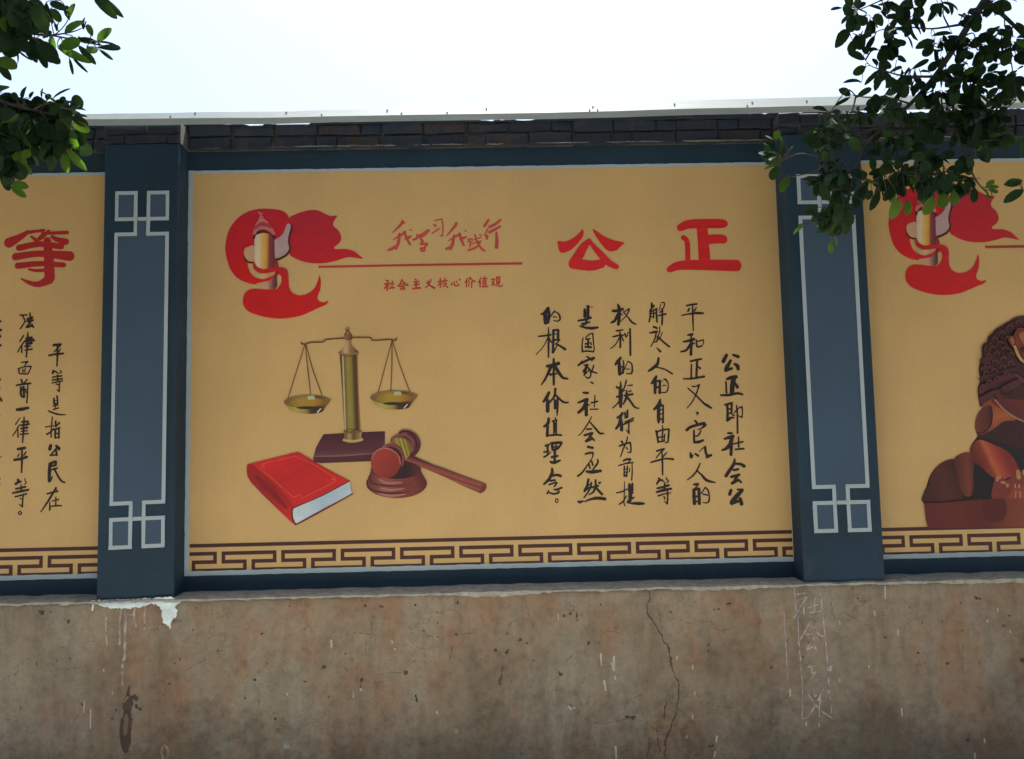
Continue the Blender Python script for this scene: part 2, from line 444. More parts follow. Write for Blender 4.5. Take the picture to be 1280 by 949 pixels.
# ================================================================== ground
mesh_obj('ground', [(-400, -400, -.13), (400, -400, -.13), (400, 400, -.13), (-400, 400, -.13)], [(0, 1, 2, 3)], 'asphalt', kind='structure')  # road unseen; kept dark so far ground bounces little light on the wall
pv = bm_obj('unseen_pavement', box_mesh(-60, 60, -3.3, 1.5, -.20, 0), 'ground', kind='structure')  # unseen pale strip added to bounce sunlight onto the lower wall
kb = bm_obj('unseen_kerb', box_mesh(-60, 60, -3.45, -3.302, -.20, .004, .01), 'ground', pv)

# ================================================================== the wall
WL, WR = -6.2, 6.6                       # the wall goes on past both sides of the picture
wall = empty('boundary_wall', (0, 0, 0), 'long painted street wall with navy pillars, civic murals and a bare cement plinth', 'wall'); wall['kind'] = 'thing'
Z0 = ZO                                  # lower edge of the murals
PT = Z0 - 0.085                          # top of the plinth
TOP = Z0 + 2.116                         # underside of the brick courses
bm_obj('wall_face', box_mesh(WL, WR, 0, .24, PT + .001, TOP, 0), 'navy', wall)
PF = -0.125                              # front of the pillars
PL_F = -0.140                            # front of the plinth
pitch = 3.36
PIL = [(-1.8615, -1.5015), (1.4815, 1.871), (-1.8615 - pitch, -1.5015 - pitch), (1.4815 + pitch, 1.871 + pitch)]
pillars = []
for i, (a, b_) in enumerate(PIL):
    bm = box_mesh(a, b_, PF, -.001, PT + .003, TOP - .001, .004, .0006)
    pillars.append(bm_obj('pillar', bm, 'navy', wall))

# -- plinth: a slab whose face is gently uneven and whose top edge is broken
def plinth():
    nx, nz = 520, 44
    xs = np.linspace(WL, WR, nx); zs = np.linspace(-.02, PT, nz)
    X, Z = np.meshgrid(xs, zs, indexing='ij')
    Y = plinth_y(X, Z)
    Zt = Z.copy(); Zt[:, -1] += vnoise(X[:, -1], Z[:, -1], 9, 12) * .004 - .002
    V = [(X[i, j], Y[i, j], Zt[i, j]) for i in range(nx) for j in range(nz)]
    F = [(i * nz + j, (i + 1) * nz + j, (i + 1) * nz + j + 1, i * nz + j + 1) for i in range(nx - 1) for j in range(nz - 1)]
    # top back to the wall, then the rear
    b0 = len(V)
    for i in range(nx): V.append((xs[i], .0, PT + .0015)); 
    for i in range(nx - 1): F.append((i * nz + nz - 1, (i + 1) * nz + nz - 1, b0 + i + 1, b0 + i))
    b1 = len(V); V += [(WL, .30, -.02), (WR, .30, -.02), (WR, .30, PT - .01), (WL, .30, PT - .01)]; F.append((b1, b1 + 3, b1 + 2, b1 + 1))
    return mesh_obj('plinth', V, F, 'old_render', wall, 'bare weathered cement plinth with cracks, stains and chalk marks', smooth=True)
PLINTH = plinth()

# -- mortar fillet lying on the plinth top, light grey, ragged along its lower edge
def ledge():
    n = 900; xs = np.linspace(WL, WR, n); V = []; F = []
    rg = np.maximum(0, vnoise(xs, xs * 0 + 1, 3, 31)) * .8 + np.abs(vnoise(xs, xs * 0 + 2, 19, 32)) * .35 + np.abs(vnoise(xs, xs * 0 + 4, 60, 33)) * .35
    for i, x in enumerate(xs):
        dep = .004 + .019 * rg[i]
        t = .001 + .002 * rg[i]
        zt = PT + .006 + .003 * vnoise(np.array([x]), np.array([3.]), 14, 8)[0]
        V += [(x, .0 , zt + .004), (x, PL_F + .02, zt), (x, PL_F - .0040 - t * .3, zt - .006), (x, PL_F - .0048 - t * .2, PT - dep), (x, PL_F + .012, PT - dep - .001)]
    for i in range(n - 1):
        a = i * 5; c_ = a + 5
        for k in range(4): F.append((a + k, a + k + 1, c_ + k + 1, c_ + k))
    return mesh_obj('mortar_fillet', V, F, 'ledge_mortar', wall, 'light grey ragged mortar fillet along the plinth top')
ledge()

# ------------------------------------------------------------------ brick courses under the capping
mb = bm_obj('mortar_bed', box_mesh(WL, WR, -.012, .20, TOP + .001, TOP + .127, 0), 'mortar', wall)
brick_cache = {}
def brick(x0, x1, yf, z0, z1, mat):
    key = (round(x1 - x0, 2), round(z1 - z0, 3), mat, random.randint(0, 2))
    if key not in brick_cache:
        l, h = key[0], key[1]
        bm = box_mesh(-l / 2, l / 2, 0, .11, -h / 2, h / 2, .005, .0046)
        me = bpy.data.meshes.new('brick'); bm.to_mesh(me); bm.free(); me.materials.append(MAT[mat]); brick_cache[key] = me
    o = bpy.data.objects.new('brick', brick_cache[key]); COL.objects.link(o); o.parent = wall
    o.location = ((x0 + x1) / 2, yf + random.uniform(-.007, .006), (z0 + z1) / 2); o.rotation_euler = (0, R(random.uniform(-.7, .7)), R(random.uniform(-1.6, 1.6)))
def over_pillar(x):
    for a, b_ in PIL:
        if a - .01 < x < b_ + .01: return True
    return False
for row, (za, zb) in enumerate(((TOP + .003, TOP + .062), (TOP + .070, TOP + .126))):
    x = WL + .02 + row * .12
    while x < WR - .25:
        l = random.choice((.21, .22, .215)) if random.random() > .25 else .105
        for a, b_ in PIL:                       # keep the joints at the pillar returns
            for e in (a - .008, b_ + .008):
                if x < e < x + l:
                    l = max(.05, e - x) if e - x > .05 else l
        op = over_pillar(x + l / 2); yf = -.1205 if op else -.032
        px_painted = random.random() < (.45 if row == 0 else .75) or op
        za_, zb_ = (za, zb) if not op else ((TOP + .003, TOP + .046) if row == 0 else (TOP + .050, TOP + .112))
        brick(x, x + l - .009, yf, za_, (zb_ if op else zb) + random.uniform(-.004, .002), 'brick_painted' if px_painted else 'brick')
        x += l
for a, b_ in PIL:                                # brick fill behind the projecting courses over each pillar
    bm_obj('mortar_bed', box_mesh(a - .002, b_ + .002, -.112, -.0125, TOP + .004, TOP + .112, 0), 'mortar', wall)
# smeared mortar line on the lowest joint
sh = Sheet(-.0335, .006)
for k in range(60):
    x = RNG.uniform(-2.2, 2.4)
    if over_pillar(x): continue
    l = RNG.uniform(.04, .16)
    px = 640 + x * 245
    n = 14; t = np.linspace(0, 1, n); th = .0022 * (1 - np.abs(2 * t - 1)) ** .5 * (0.5 + np.abs(vnoise(t * 9 + k, t * 0, 3, k))) + .0004
    zc = TOP + .0035 + .0015 * vnoise(x + t, t * 0 + k, 8, k)
    V = [(x + l * t[i], zc[i] + th[i]) for i in range(n)] + [(x + l * t[i], zc[i] - th[i]) for i in range(n)]
    F = [(i, i + n, i + n + 1, i + 1) for i in range(n - 1)]
    c_ = RNG.uniform(.08, .28)
    sh.add(V, F, [(c_, c_ * .97, c_ * .92, 1)] * len(V))
sh.build('mortar_smear', wall, kind='stuff')
# crumbled mortar and brick ends along the very top (uneven against the sky)
def crust():
    n = 1500; xs = np.linspace(WL, WR, n)
    # height of the broken top, read along the wall: low where daylight shows under the capping
    kx = [WL, -1.62, -1.38, -1.30, -.9, -.78, -.55, -.2, .0, .12, .22, .30, .42, 1.9, 2.0, 2.15, 2.35, 2.5, WR]
    kh = [.150, .150, .148, .128, .124, .133, .137, .140, .136, .130, .127, .138, .150, .150, .134, .140, .134, .148, .150]
    h = np.interp(xs, kx, kh) + vnoise(xs, xs * 0, 14, 41) * .005 + vnoise(xs, xs * 0, 55, 42) * .0045 + np.maximum(0, vnoise(xs, xs * 0, 30, 43) - .72) * .03
    V = []; F = []
    for i in range(n):
        z = TOP + h[i]
        yy = -.036 + vnoise(xs[i:i+1], np.array([.7]), 22, 44)[0] * .005
        V += [(xs[i], yy - .002, TOP + .118), (xs[i], yy, z), (xs[i], .16, z + .004), (xs[i], .18, TOP + .118)]
    for i in range(n - 1):
        a = i * 4
        for k in range(3): F.append((a + k, a + 4 + k, a + 5 + k, a + 1 + k))
    mesh_obj('broken_mortar_top', V, F, 'brick_painted', wall)
crust()

# ------------------------------------------------------------------ metal capping strip
cap = empty('metal_capping', (0, 0, TOP + .15), 'thin pale metal sheet strip screwed along the top of the wall', 'metal sheet')
def capping():
    px = np.array([-300, 20, 105, 213, 330, 420, 550, 640, 770, 850, 1000, 1150, 1280, 1600], float)
    pm = np.array([157.5, 151, 149.2, 148, 147, 145.3, 143.3, 141.8, 139, 136.5, 132.4, 130.2, 128.5, 123])
    ht = np.array([7, 7, 7, 7.2, 8.4, 8, 8.6, 9.6, 11.2, 11.0, 11.6, 11.5, 11, 10])
    lp = np.array([6.5, 6.5, 7, 7, 7, 6.5, 6.8, 6.8, 7, 7, 7, 6, 6, 6])
    yf = -.142
    x, z = wall_pt(px, pm, yf)
    xs = np.linspace(WL, WR, 700)
    zf = np.interp(xs, x, z); lo = xs < x[0]; hi = xs > x[-1]
    zf[lo] = z[0]; zf[hi] = z[-1]
    zf += vnoise(xs, xs * 0, 3, 51) * .0016
    h = np.interp(xs, x, ht) * .0039 + vnoise(xs, xs * 0, 4, 52) * .0018 + vnoise(xs, xs * 0, 17, 53) * .0006; l = np.interp(xs, x, lp) * .0039
    V = []; F = []; n = len(xs)
    for i in range(n):
        a = h[i] * .58; b_ = h[i] + .43 * a          # flange leans back; seen height is h
        t = .0012
        V += [(xs[i], yf + .012, zf[i] - l[i]), (xs[i], yf, zf[i]), (xs[i], yf + a, zf[i] + b_), (xs[i], yf + a, zf[i] + b_ - t * 1.6), (xs[i], yf + t * 1.5, zf[i] - t), (xs[i], yf + .012 + t, zf[i] - l[i])]
    for i in range(n - 1):
        a = i * 6; c_ = a + 6
        for k in range(6): F.append((a + k, a + (k + 1) % 6, c_ + (k + 1) % 6, c_ + k))
    mesh_obj('sheet', [(v[0], v[1], v[2] - (TOP + .15)) for v in V], F, 'metal_sheet', cap)
    for sx, sy in ((213, 146.5), (244, 140.6), (358, 138.6), (402, 144), (484, 136), (502, 143.3), (608, 133.6), (559, 141.4), (741, 129.2), (737, 137), (747, 137), (843, 125.2), (940, 122.5), (934, 131.2), (1008, 121.2)):
        # find the place on the sloping flange
        yy = yf + .005 if sy > np.interp(sx, px, pm) - 4.5 else yf + .0145
        X, Z = wall_pt(sx, sy, yy)
        hh = np.interp(X, xs, h); zz = np.interp(X, xs, zf) + (yy - yf) / (hh * .58) * (hh * .58 * .43 + hh)
        bm = bmesh.new(); bmesh.ops.create_cone(bm, segments=8, radius1=.0045, radius2=.003, depth=.0022, cap_ends=True)
        o = bm_obj('screw', bm, 'screw_steel', cap); o.location = (float(X), yy - .0005, float(zz) - (TOP + .15) + .002); o.rotation_euler = (R(66), 0, 0)
capping()

# ------------------------------------------------------------------ pillar ornament
def ornament(p, tl, tr, br, bl):
    TL, TR, BR, BL = [np.array(wall_pt(q[0], q[1], PF)) for q in (tl, tr, br, bl)]
    def at(u, v): 
        a = TL + (TR - TL) * u; b_ = BL + (BR - BL) * u
        return tuple(a + (b_ - a) * v)
    wu, wv = .066, .0105
    sq_w, sq_h = .415, .086
    sh0, sh1 = .119, .1295
    fld = Sheet(PF, .0012)
    def R_(s, u0, u1, v0, v1, col):
        s.quad([at(u0, v1), at(u1, v1), at(u1, v0), at(u0, v0)], col)
    c = (1, 1, 1)
    for f in (0, 1):
        V = (lambda v: v) if f == 0 else (lambda v: 1 - v)
        for u0, u1 in ((0, sq_w), (1 - sq_w, 1)):
            a, b_ = sorted((V(0), V(sq_h)))
            R_(fld, u0, u1, a, b_, c)
        a, b_ = sorted((V(sq_h + .0002), V(sh0 + .0055)))
        R_(fld, sq_w - wu * .5, 1 - sq_w + wu * .5, a, b_, c)
    R_(fld, .01, .99, sh0 + .0057, 1 - sh0 - .0057, c)
    fld.build('slate_field', p, MAT['slate'])
    tr_ = Sheet(PF, .0030)
    j = lambda: random.uniform(-.004, .004)
    def T(u0, u1, v0, v1):
        a, b_ = sorted((v0, v1)); 
        tr_.quad([at(u0 + j(), b_), at(u1 + j(), b_), at(u1 + j(), a), at(u0 + j(), a)], c)
    for f in (0, 1):
        V = (lambda v: v) if f == 0 else (lambda v: 1 - v)
        for u0, u1 in ((0, sq_w), (1 - sq_w, 1)):
            T(u0, u1, V(0), V(wv)); T(u0, u1, V(sq_h - wv), V(sq_h))
            T(u0, u0 + wu, V(wv + .0001), V(sq_h - wv - .0001)); T(u1 - wu, u1, V(wv + .0001), V(sq_h - wv - .0001))
        T(sq_w + .0045, 1 - sq_w - .0045, V(sq_h - wv), V(sq_h))
        T(sq_w - wu, sq_w, V(sq_h + .0001), V(sh0 - .0001)); T(1 - sq_w, 1 - sq_w + wu, V(sq_h + .0001), V(sh0 - .0001))
        T(.0, sq_w, V(sh0), V(sh1)); T(1 - sq_w, 1, V(sh0), V(sh1))
    T(.0, wu, sh1 + .0001, 1 - sh1 - .0001); T(1 - wu, 1, sh1 + .0001, 1 - sh1 - .0001)
    tr_.build('white_trim', p, MAT['white_trim'])
ornament(pillars[0], (144.5, 239.5), (212, 238.5), (206, 684), (136, 687.5))
ornament(pillars[1], (995, 218.3), (1066, 217.6), (1089.5, 664.5), (1017.5, 666.5))
for p_ in (2, 3):
    s_ = pillars[0]
    for ch in list(s_.children):
        d = ch.copy(); COL.objects.link(d); d.parent = pillars[p_]
        d.location.x += (PIL[p_][0] + PIL[p_][1]) / 2 - (PIL[0][0] + PIL[0][1]) / 2

# ------------------------------------------------------------------ mural panels
MAROON = paintc((66, 34, 30))
FT = .0178
def fret(sh, xa, xb, zt, phase):
    """Running key pattern: zt = height of the top bar; clipped to xa..xb."""
    U = .2875 / 333.0 * 1.0
    P = 335 * U
    top = zt - .0385 * 1.02; lev = .0405
    z_ = [top, top - lev, top - 2 * lev]
    h = FT / 2
    def H(x0, x1, z):
        x0, x1 = max(x0, xa), min(x1, xb)
        if x1 > x0: sh.rect(x0, x1, z - h, z + h, MAROON)
    def Vv(x, z0, z1):
        x0, x1 = max(x - h, xa), min(x + h, xb)
        if x1 > x0 + .001: sh.rect(x0, x1, min(z0, z1) + h, max(z0, z1) - h, MAROON)
    H(xa, xb, zt)
    s = phase - P * 40
    while s < xb + P:
        a, b_, c_, d = s, s + 288 * U, s + 168 * U, s + 456 * U
        H(a - h, b_ + h, z_[0]); Vv(b_, z_[0], z_[1]); H(c_ - h, b_ + h, z_[1]); Vv(c_, z_[1], z_[2])
        H(c_ - h, d + h, z_[2]); Vv(d, z_[2], z_[1]); H(s + P - h, d + h, z_[1]); Vv(s + P, z_[1], z_[0])
        s += P
def panel(xa, xb, phase, label):
    z0, z1 = Z0 + .001, Z0 + 2.0177
    bw = .0225
    body = Sheet(0, .0022)
    nx, nz = 60, 42
    m_ = empty('mural_panel', (0, 0, 0), label, parent=wall)
    xs = np.linspace(xa + bw * .6, xb - bw * .6, nx); zs = np.linspace(z0 + bw * .6, z1 - bw * .6, nz)
    V = [(x, z) for x in xs for z in zs]
    F = [(i * nz + j, (i + 1) * nz + j, (i + 1) * nz + j + 1, i * nz + j + 1) for i in range(nx - 1) for j in range(nz - 1)]
    body.add(V, F, [(1, 1, 1, 1)] * len(V)); body.build('tan_ground', m_, MAT['tan'])
    # white border: hand-painted, its edges wander a little
    br = Sheet(0, .0040)
    def strip(ax, az, bx, bz, w0, w1, nrm, sd):
        n = int(math.hypot(bx - ax, bz - az) / .02) + 2; t = np.linspace(0, 1, n)
        x = ax + (bx - ax) * t; z = az + (bz - az) * t
        e0 = vnoise(t * 40, t * 0, 2.2, sd) * .0012; e1 = vnoise(t * 40, t * 0, 3.1, sd + 1) * .0016
        V = [(x[i] + nrm[0] * (w0 + e0[i]), z[i] + nrm[1] * (w0 + e0[i])) for i in range(n)] + [(x[i] + nrm[0] * (w1 + e1[i]), z[i] + nrm[1] * (w1 + e1[i])) for i in range(n)]
        F = [(i, i + 1, n + i + 1, n + i) for i in range(n - 1)]
        br.add(V, F, [(1, 1, 1, 1)] * len(V)); br.off += .0002
    strip(xa, z0, xb, z0, 0, bw, (0, 1), 1); strip(xa, z1, xb, z1, -bw * .75, 0, (0, 1), 3)
    strip(xa, z0 + bw, xa, z1 - bw * .7, 0, bw, (1, 0), 5); strip(xb, z0 + bw, xb, z1 - bw * .7, -bw * .9, 0, (1, 0), 7)
    br.build('white_border', m_, MAT['white_trim'])
    fr = Sheet(0, .0030)
    fx0, fx1 = xa + bw + .001, xb - bw * .9 - .001
    fret(fr, fx0, fx1, Z0 + .1445, phase)
    fr.build('key_pattern_band', m_)
    return m_
PM = panel(-1.5, 1.5, wall_pt(279.5, 692, 0)[0], 'middle mural headed by two red characters, with painted scales, gavel and book')
PLm = panel(-1.86 - 3.0 + .0, -1.86 + .002, wall_pt(169.5 / 2.72 - 0, 697, 0)[0], 'left mural with a red heading character and black columns of script')
PR = panel(1.868, 1.868 + 3.0, wall_pt(960 + 530 / 2.966, 676, 0)[0], 'right mural with a red emblem and a painted stone lion')

# ------------------------------------------------------------------ lettering: every character traced stroke by stroke
INK = paintc((40, 29, 24)); INKB = paintc((38, 32, 33))
REDC = paintc((194, 34, 36)); REDS = paintc((178, 70, 62)); REDT = paintc((172, 58, 44))
CH_M = [
('A','155 218 12 200 202 28 238 150 30/205 195 35 205 260 38 210 320 36/250 180 22 250 250 24 235 315 24/200 195 22 250 185 20/205 248 12 245 243 14/205 320 25 240 315 22/262 250 10 300 200 9 318 175 8/290 195 5 340 195 9 375 235 14 378 280 14 350 300 10 305 295 6/298 250 8 335 252 9'),
('A','125 480 12 190 475 14 272 462 14/243 375 7 243 480 14 243 600 16 243 728 12/235 500 10 175 610 6 95 698 5/245 490 10 275 550 12/300 410 20 300 540 20 295 670 22/300 670 16 350 580 5/300 410 16 355 405 20/360 410 20 355 510 22/310 455 8 350 452 8/310 525 14 350 520 18/378 520 8 345 560 10/330 570 14 380 595 18 440 635 22'),
('B','305 -104 18 305 -40 25/228 -20 26 300 -32 30 362 -52 30/270 -10 32 240 60 24 200 140 18 160 200 12/320 -10 34 380 80 28 420 120 22 470 130 16/302 0 14 305 80 22 305 200 16/265 80 20 330 70 16'),
('B','250 290 22 215 360 30 185 400 20/235 390 28 232 440 34 232 510 34/325 250 22 310 340 18 255 410 14/325 320 16 380 375 18 430 410 18 475 410 12/318 385 20 318 480 20/350 345 12 348 450 24 345 570 6'),
('B','245 603 24 235 660 28 190 695 18/232 690 26 228 805 26/325 595 12 325 625 12/288 630 12 342 622 12/305 640 14 308 790 14/335 640 12 335 780 12/320 650 4 320 770 4/310 690 5 332 688 5/310 735 5 332 732 5/260 802 16 340 795 16 395 798 16'),
('C','205 165 16 250 150 16/232 160 20 232 270 14/190 240 14 245 225 14/188 300 14 230 275 14 270 238 7/285 140 22 290 210 20/275 135 20 340 128 24 390 125 22/398 130 20 370 180 16 340 205 16/335 140 10 322 210 12/295 180 10 350 172 12/290 215 16 345 205 16/318 210 22 315 350 22/280 300 18 350 285 18/265 355 18 310 365 26 380 338 16'),
('C','285 435 18 285 490 28 240 570 24 190 618 18/290 520 18 340 510 22 385 522 24/265 580 18 320 572 16/250 625 14 340 600 14 310 650 12/245 693 8 228 730 16/255 720 14 300 735 14 355 725 16 368 700 12/310 685 12 350 680 16 400 662 16/325 680 7 345 700 7'),
('C','340 792 7 355 805 7 355 825 7 338 838 7 325 822 7 328 800 7 340 792 7'),
('A','705 125 22 728 125 12/672 165 22 672 245 26/712 135 26 710 245 26/690 205 10 700 203 10/670 240 18 715 235 18/753 136 9 762 136 8/595 296 14 680 280 20 745 258 20/690 280 20 690 320 20/640 335 16 730 312 12/650 350 10 700 330 8/615 358 12 680 378 20 760 385 26 828 375 16'),
('A','652 495 7 640 580 11 645 660 13/645 665 10 700 655 13 775 665 12/680 498 7 730 455 9 765 448 11/768 452 12 775 550 9 785 640 9 770 665 12/688 515 14 735 508 10/680 572 14 730 558 12/712 515 14 712 610 16/680 605 16 745 610 20/745 555 9 752 578 10'),
('B','700 -132 14 735 -110 14/642 -75 16 595 -28 14/605 -35 14 690 -85 20 778 -118 20/785 -118 18 755 -85 10/665 -30 12 705 -35 18/702 -30 18 660 45 20/695 10 10 665 90 12/705 -10 14 740 40 14 742 95 12 715 122 12 680 105 7/720 30 8 665 92 6/780 -30 9 755 40 12/755 45 14 815 62 13'),
('B','745 170 12 770 184 14'),
('B','655 295 16 705 298 24/595 415 14 690 375 28/700 378 32 660 470 30 600 530 24/690 450 28 690 555 32/705 435 16 730 442 9/792 325 7 790 400 10 785 465 7/750 415 13 825 398 13/735 492 7 780 490 8 830 490 9'),
('B','755 580 7 710 660 10 640 765 7 595 805 5/735 645 12 800 720 16 850 775 18 895 778 12/698 728 14 750 725 14/670 800 18 760 775 22/755 785 20 720 835 16 690 868 20/690 868 24 745 850 16/755 830 18 785 860 14'),
('C','710 178 20 765 188 22/680 262 14 720 252 18 770 245 13/770 250 13 760 310 8 700 400 12 640 485 15 590 525 15/720 380 13 735 430 15/755 350 14 768 395 13/825 330 12 825 370 17 770 445 11/692 470 18 760 475 32 860 462 24'),
('C','715 565 20 700 640 22 670 700 22/750 600 15 740 660 15 700 730 13 665 778 10/705 640 11 742 618 11/690 690 11 730 655 10/800 570 14 800 650 22 770 715 15 722 745 7/845 605 20 860 602 12/755 658 16 830 640 18/800 650 17 840 700 22 875 738 22/590 822 10 615 832 24 650 822 14/672 825 10 740 800 18 820 785 27 912 795 26'),
('D','130 115 16 145 170 34 145 280 34 135 380 26/62 200 22 130 195 32 195 175 22/130 250 32 85 330 26 40 355 16/165 240 14 190 250 8/205 215 8 240 195 9 280 175 13 240 260 9 165 340 7/200 210 11 260 280 13 310 345 17 365 375 12'),
('D','105 462 12 195 450 13/150 465 9 160 520 17 160 680 17/65 540 11 130 525 16 200 518 12/145 560 11 90 650 9 30 695 8/180 540 11 202 592 11/220 500 15 240 540 13 265 485 9/290 435 17 292 600 19 294 780 20'),
('E','165 -78 24 130 -30 36 95 10 18/145 -20 28 150 60 36 150 138 28/200 -40 12 205 20 16 195 110 22/150 45 13 205 35 13/150 135 20 195 120 20/262 -35 9 310 0 13 318 60 15 315 112 18 290 132 11 240 125 7/215 70 7 280 68 9/262 -35 6 215 70 5'),
('E','110 300 15 130 322 14 175 280 9/165 240 13 170 320 17/240 215 11 225 280 14 200 340 11/260 285 9 318 280 13/165 340 38 165 430 44 165 565 26/115 435 18 165 425 22/150 490 18 110 540 11 60 582 9/245 355 15 245 420 24 235 460 22 200 530 13/215 420 18 320 400 22/275 365 12 305 355 11/255 440 22 320 530 20 350 570 18 405 588 11/185 362 18 220 348 9'),
('E','190 650 24 160 690 30 120 710 18/165 720 32 150 790 32 105 855 20/180 760 22 178 870 32/220 640 14 230 710 16/255 615 20 255 700 20/225 662 9 250 655 9/225 710 14 260 700 14/225 765 11 335 715 13/200 800 15 270 770 15 335 745 9/275 770 12 272 850 13 275 915 15/240 870 6 270 915 9'),
('F','178 70 17 190 88 15/255 10 7 245 70 13 205 160 13 165 270 8/150 135 15 225 105 17 285 88 15/292 90 16 300 150 13 295 215 12 255 215 5/240 155 11 258 178 9'),
('F','200 330 15 240 310 20 290 305 16/297 310 14 270 345 11/135 392 7 230 365 13 330 350 11/215 400 13 212 530 15/255 395 11 245 530 16/215 440 7 250 435 7/215 480 7 250 475 7/212 525 12 245 525 13/285 425 7 282 472 9/315 370 8 318 470 10 312 580 11'),
('F','215 600 5 215 720 8 210 880 8 225 920 9/110 752 9 180 735 12 250 700 10/240 790 11 200 860 13 145 902 11/280 640 24 280 720 28/318 630 20 318 720 24/295 665 16 310 665 16/290 720 28 325 750 18/295 750 42 290 820 38/315 825 20 345 810 9/265 860 26 300 855 18/250 880 10 320 888 19 400 890 32 470 892 20'),
('D','575 95 16 575 140 24/550 200 16 600 130 22/555 200 18 555 270 16 540 345 12/560 210 13 640 170 15/635 180 16 638 260 16 645 345 16/600 190 11 598 290 13/560 235 9 630 225 11/555 280 9 600 270 9/700 92 7 740 92 9 735 150 10 700 180 7/690 110 6 680 170 8 668 195 7/685 215 14 720 200 14/660 262 12 760 240 16/715 175 14 715 260 17 710 380 15'),
('D','600 410 18 640 425 20/550 490 12 600 480 21 645 470 17/635 475 15 615 570 12 565 665 8/650 530 10 645 600 9 610 612 6/680 405 7 678 470 9 660 520 9/715 480 7 680 560 7 615 610 5/655 535 14 720 600 17 805 670 18'),
('D','645 690 12 690 735 20'),
('E','665 -75 20 650 0 30 600 50 30 535 95 18/640 45 12 740 70 13 845 130 17'),
('E','635 165 20 610 220 38 570 260 16/620 250 34 618 380 28/682 220 20 680 380 28/620 230 22 680 225 18/620 320 18 680 300 20/740 200 15 765 215 17 790 260 11 790 330 11 760 375 11 705 378 9/715 292 5 740 283 10 765 290 6/700 240 5 722 220 5'),
('E','685 470 16 670 540 42 605 600 20/665 580 32 665 700 34 665 770 22/670 560 26 725 545 16/725 545 16 725 650 16 722 770 22/670 610 10 720 600 9/670 665 9 720 658 9/675 735 16 715 722 12'),
('F','715 -135 9 720 -70 13 712 20 13 708 70 7/635 -64 20 650 20 19 660 80 20/640 -45 14 700 -75 15 800 -90 15/802 -85 16 795 20 15 785 80 13 750 90 7/655 20 12 740 10 11/660 80 14 745 68 11/745 -20 11 735 70 12'),
('F','640 200 14 690 185 19 735 172 19/730 180 14 680 230 11 635 290 8/775 215 7 750 245 13 730 270 13/565 348 14 650 325 17 760 300 15 858 308 18/708 190 9 716 350 17 718 515 12'),
('F','665 555 16 690 585 16/640 635 14 670 590 24 715 580 14/765 545 9 770 570 11 795 595 10 772 615 9/720 595 12 745 610 9/650 690 18 720 675 22 800 650 20/745 630 16 742 720 20/640 740 20 730 715 28 830 695 20/660 790 16 740 765 13 825 748 9/780 720 16 785 820 15 778 895 15/740 860 6 778 895 11/735 800 12 750 830 12'),
('G','125 118 13 180 105 16 245 97 15/155 150 13 140 185 15/240 140 9 215 180 13/65 232 9 180 212 15 260 205 22 320 208 16/195 110 11 198 250 14 203 415 8'),
('G','140 465 14 190 458 24/175 470 14 182 520 16/85 545 14 140 535 21 210 515 25/180 540 27 178 620 25 175 695 25/165 580 22 120 645 19 60 662 16/205 570 14 220 560 8/240 525 12 248 600 15 300 598 13/260 540 11 320 522 11/325 530 8 322 570 6 300 600 9'),
('G','170 778 15 230 762 17 298 750 16/250 770 20 245 850 20 240 975 18/262 840 9 285 860 17/182 815 12 178 970 15/85 985 10 180 982 17 330 957 19'),
('H','190 265 12 225 270 9 275 248 14/275 250 13 240 350 11 190 450 9 130 525 6/140 290 11 230 370 13 320 460 17 370 495 25 420 525 12'),
('H','240 578 12 260 582 13 245 605 7'),
('H','225 675 16 245 700 20/125 785 24 170 750 25 250 725 25 330 705 28/345 725 26 300 765 12 260 780 7/210 790 15 212 860 19 215 930 20/295 795 12 260 850 13 225 860 9/215 930 22 270 925 25 320 905 18'),
('I','170 205 18 180 250 26 200 225 9/230 215 18 260 235 18/275 190 5 310 150 7 345 130 11/345 130 18 350 190 23 365 230 20/360 240 20 415 230 22/395 250 10 355 265 5'),
('I','285 325 11 245 410 15 200 470 13 135 520 9/240 410 11 300 460 17 360 525 25 460 553 11'),
('I','210 575 16 255 575 26/245 600 12 225 620 10/210 640 28 212 720 32 218 800 32/270 630 28 272 720 28 275 800 28/210 640 22 270 625 22/215 720 16 270 715 16/215 785 12 270 770 12/300 680 9 345 610 9/345 610 12 380 650 13 392 720 11 390 770 13 365 795 9 320 790 7/315 690 11 370 702 13'),
('G','597 705 28 560 775 32/675 700 18 735 722 28/645 770 22 600 850 34 590 885 28/590 885 26 660 860 20/690 810 18 725 830 32 735 870 24'),
('H','602 180 18 650 165 32 710 155 30/685 170 36 668 240 42 660 340 36/700 230 18 725 275 28/590 215 14 597 345 15/530 372 14 620 370 22 720 350 20 785 362 16'),
('H','580 485 16 660 465 18/605 490 18 610 580 20 610 670 24/660 470 18 655 590 14/610 540 11 655 530 11/610 590 12 655 580 12/610 670 22 650 640 18 685 640 10/665 600 13 685 610 14/715 490 9 725 600 13 728 820 14/690 580 9 740 525 9 780 510 11/780 510 12 785 570 9 780 635 11/780 635 12 735 615 5'),
('I','615 -34 16 660 -29 18/575 35 18 640 15 28 675 5 26/660 20 32 640 100 34 590 150 25 545 170 14/655 90 25 650 220 26/680 95 12 700 90 9/740 15 12 740 130 12/700 90 12 790 70 13/700 160 12 800 152 16'),
('I','695 275 12 680 340 26 640 400 28 590 475 26/690 330 18 760 335 23 805 358 28/680 405 18 735 395 18/655 485 22 745 462 24/735 465 20 690 530 22/665 560 26 730 530 18/740 520 18 770 550 16'),
('I','650 645 24 635 690 28/725 635 11 785 642 24/785 645 22 740 690 34 680 760 40 660 795 36/660 795 30 730 775 24/760 750 32 775 805 32'),
]
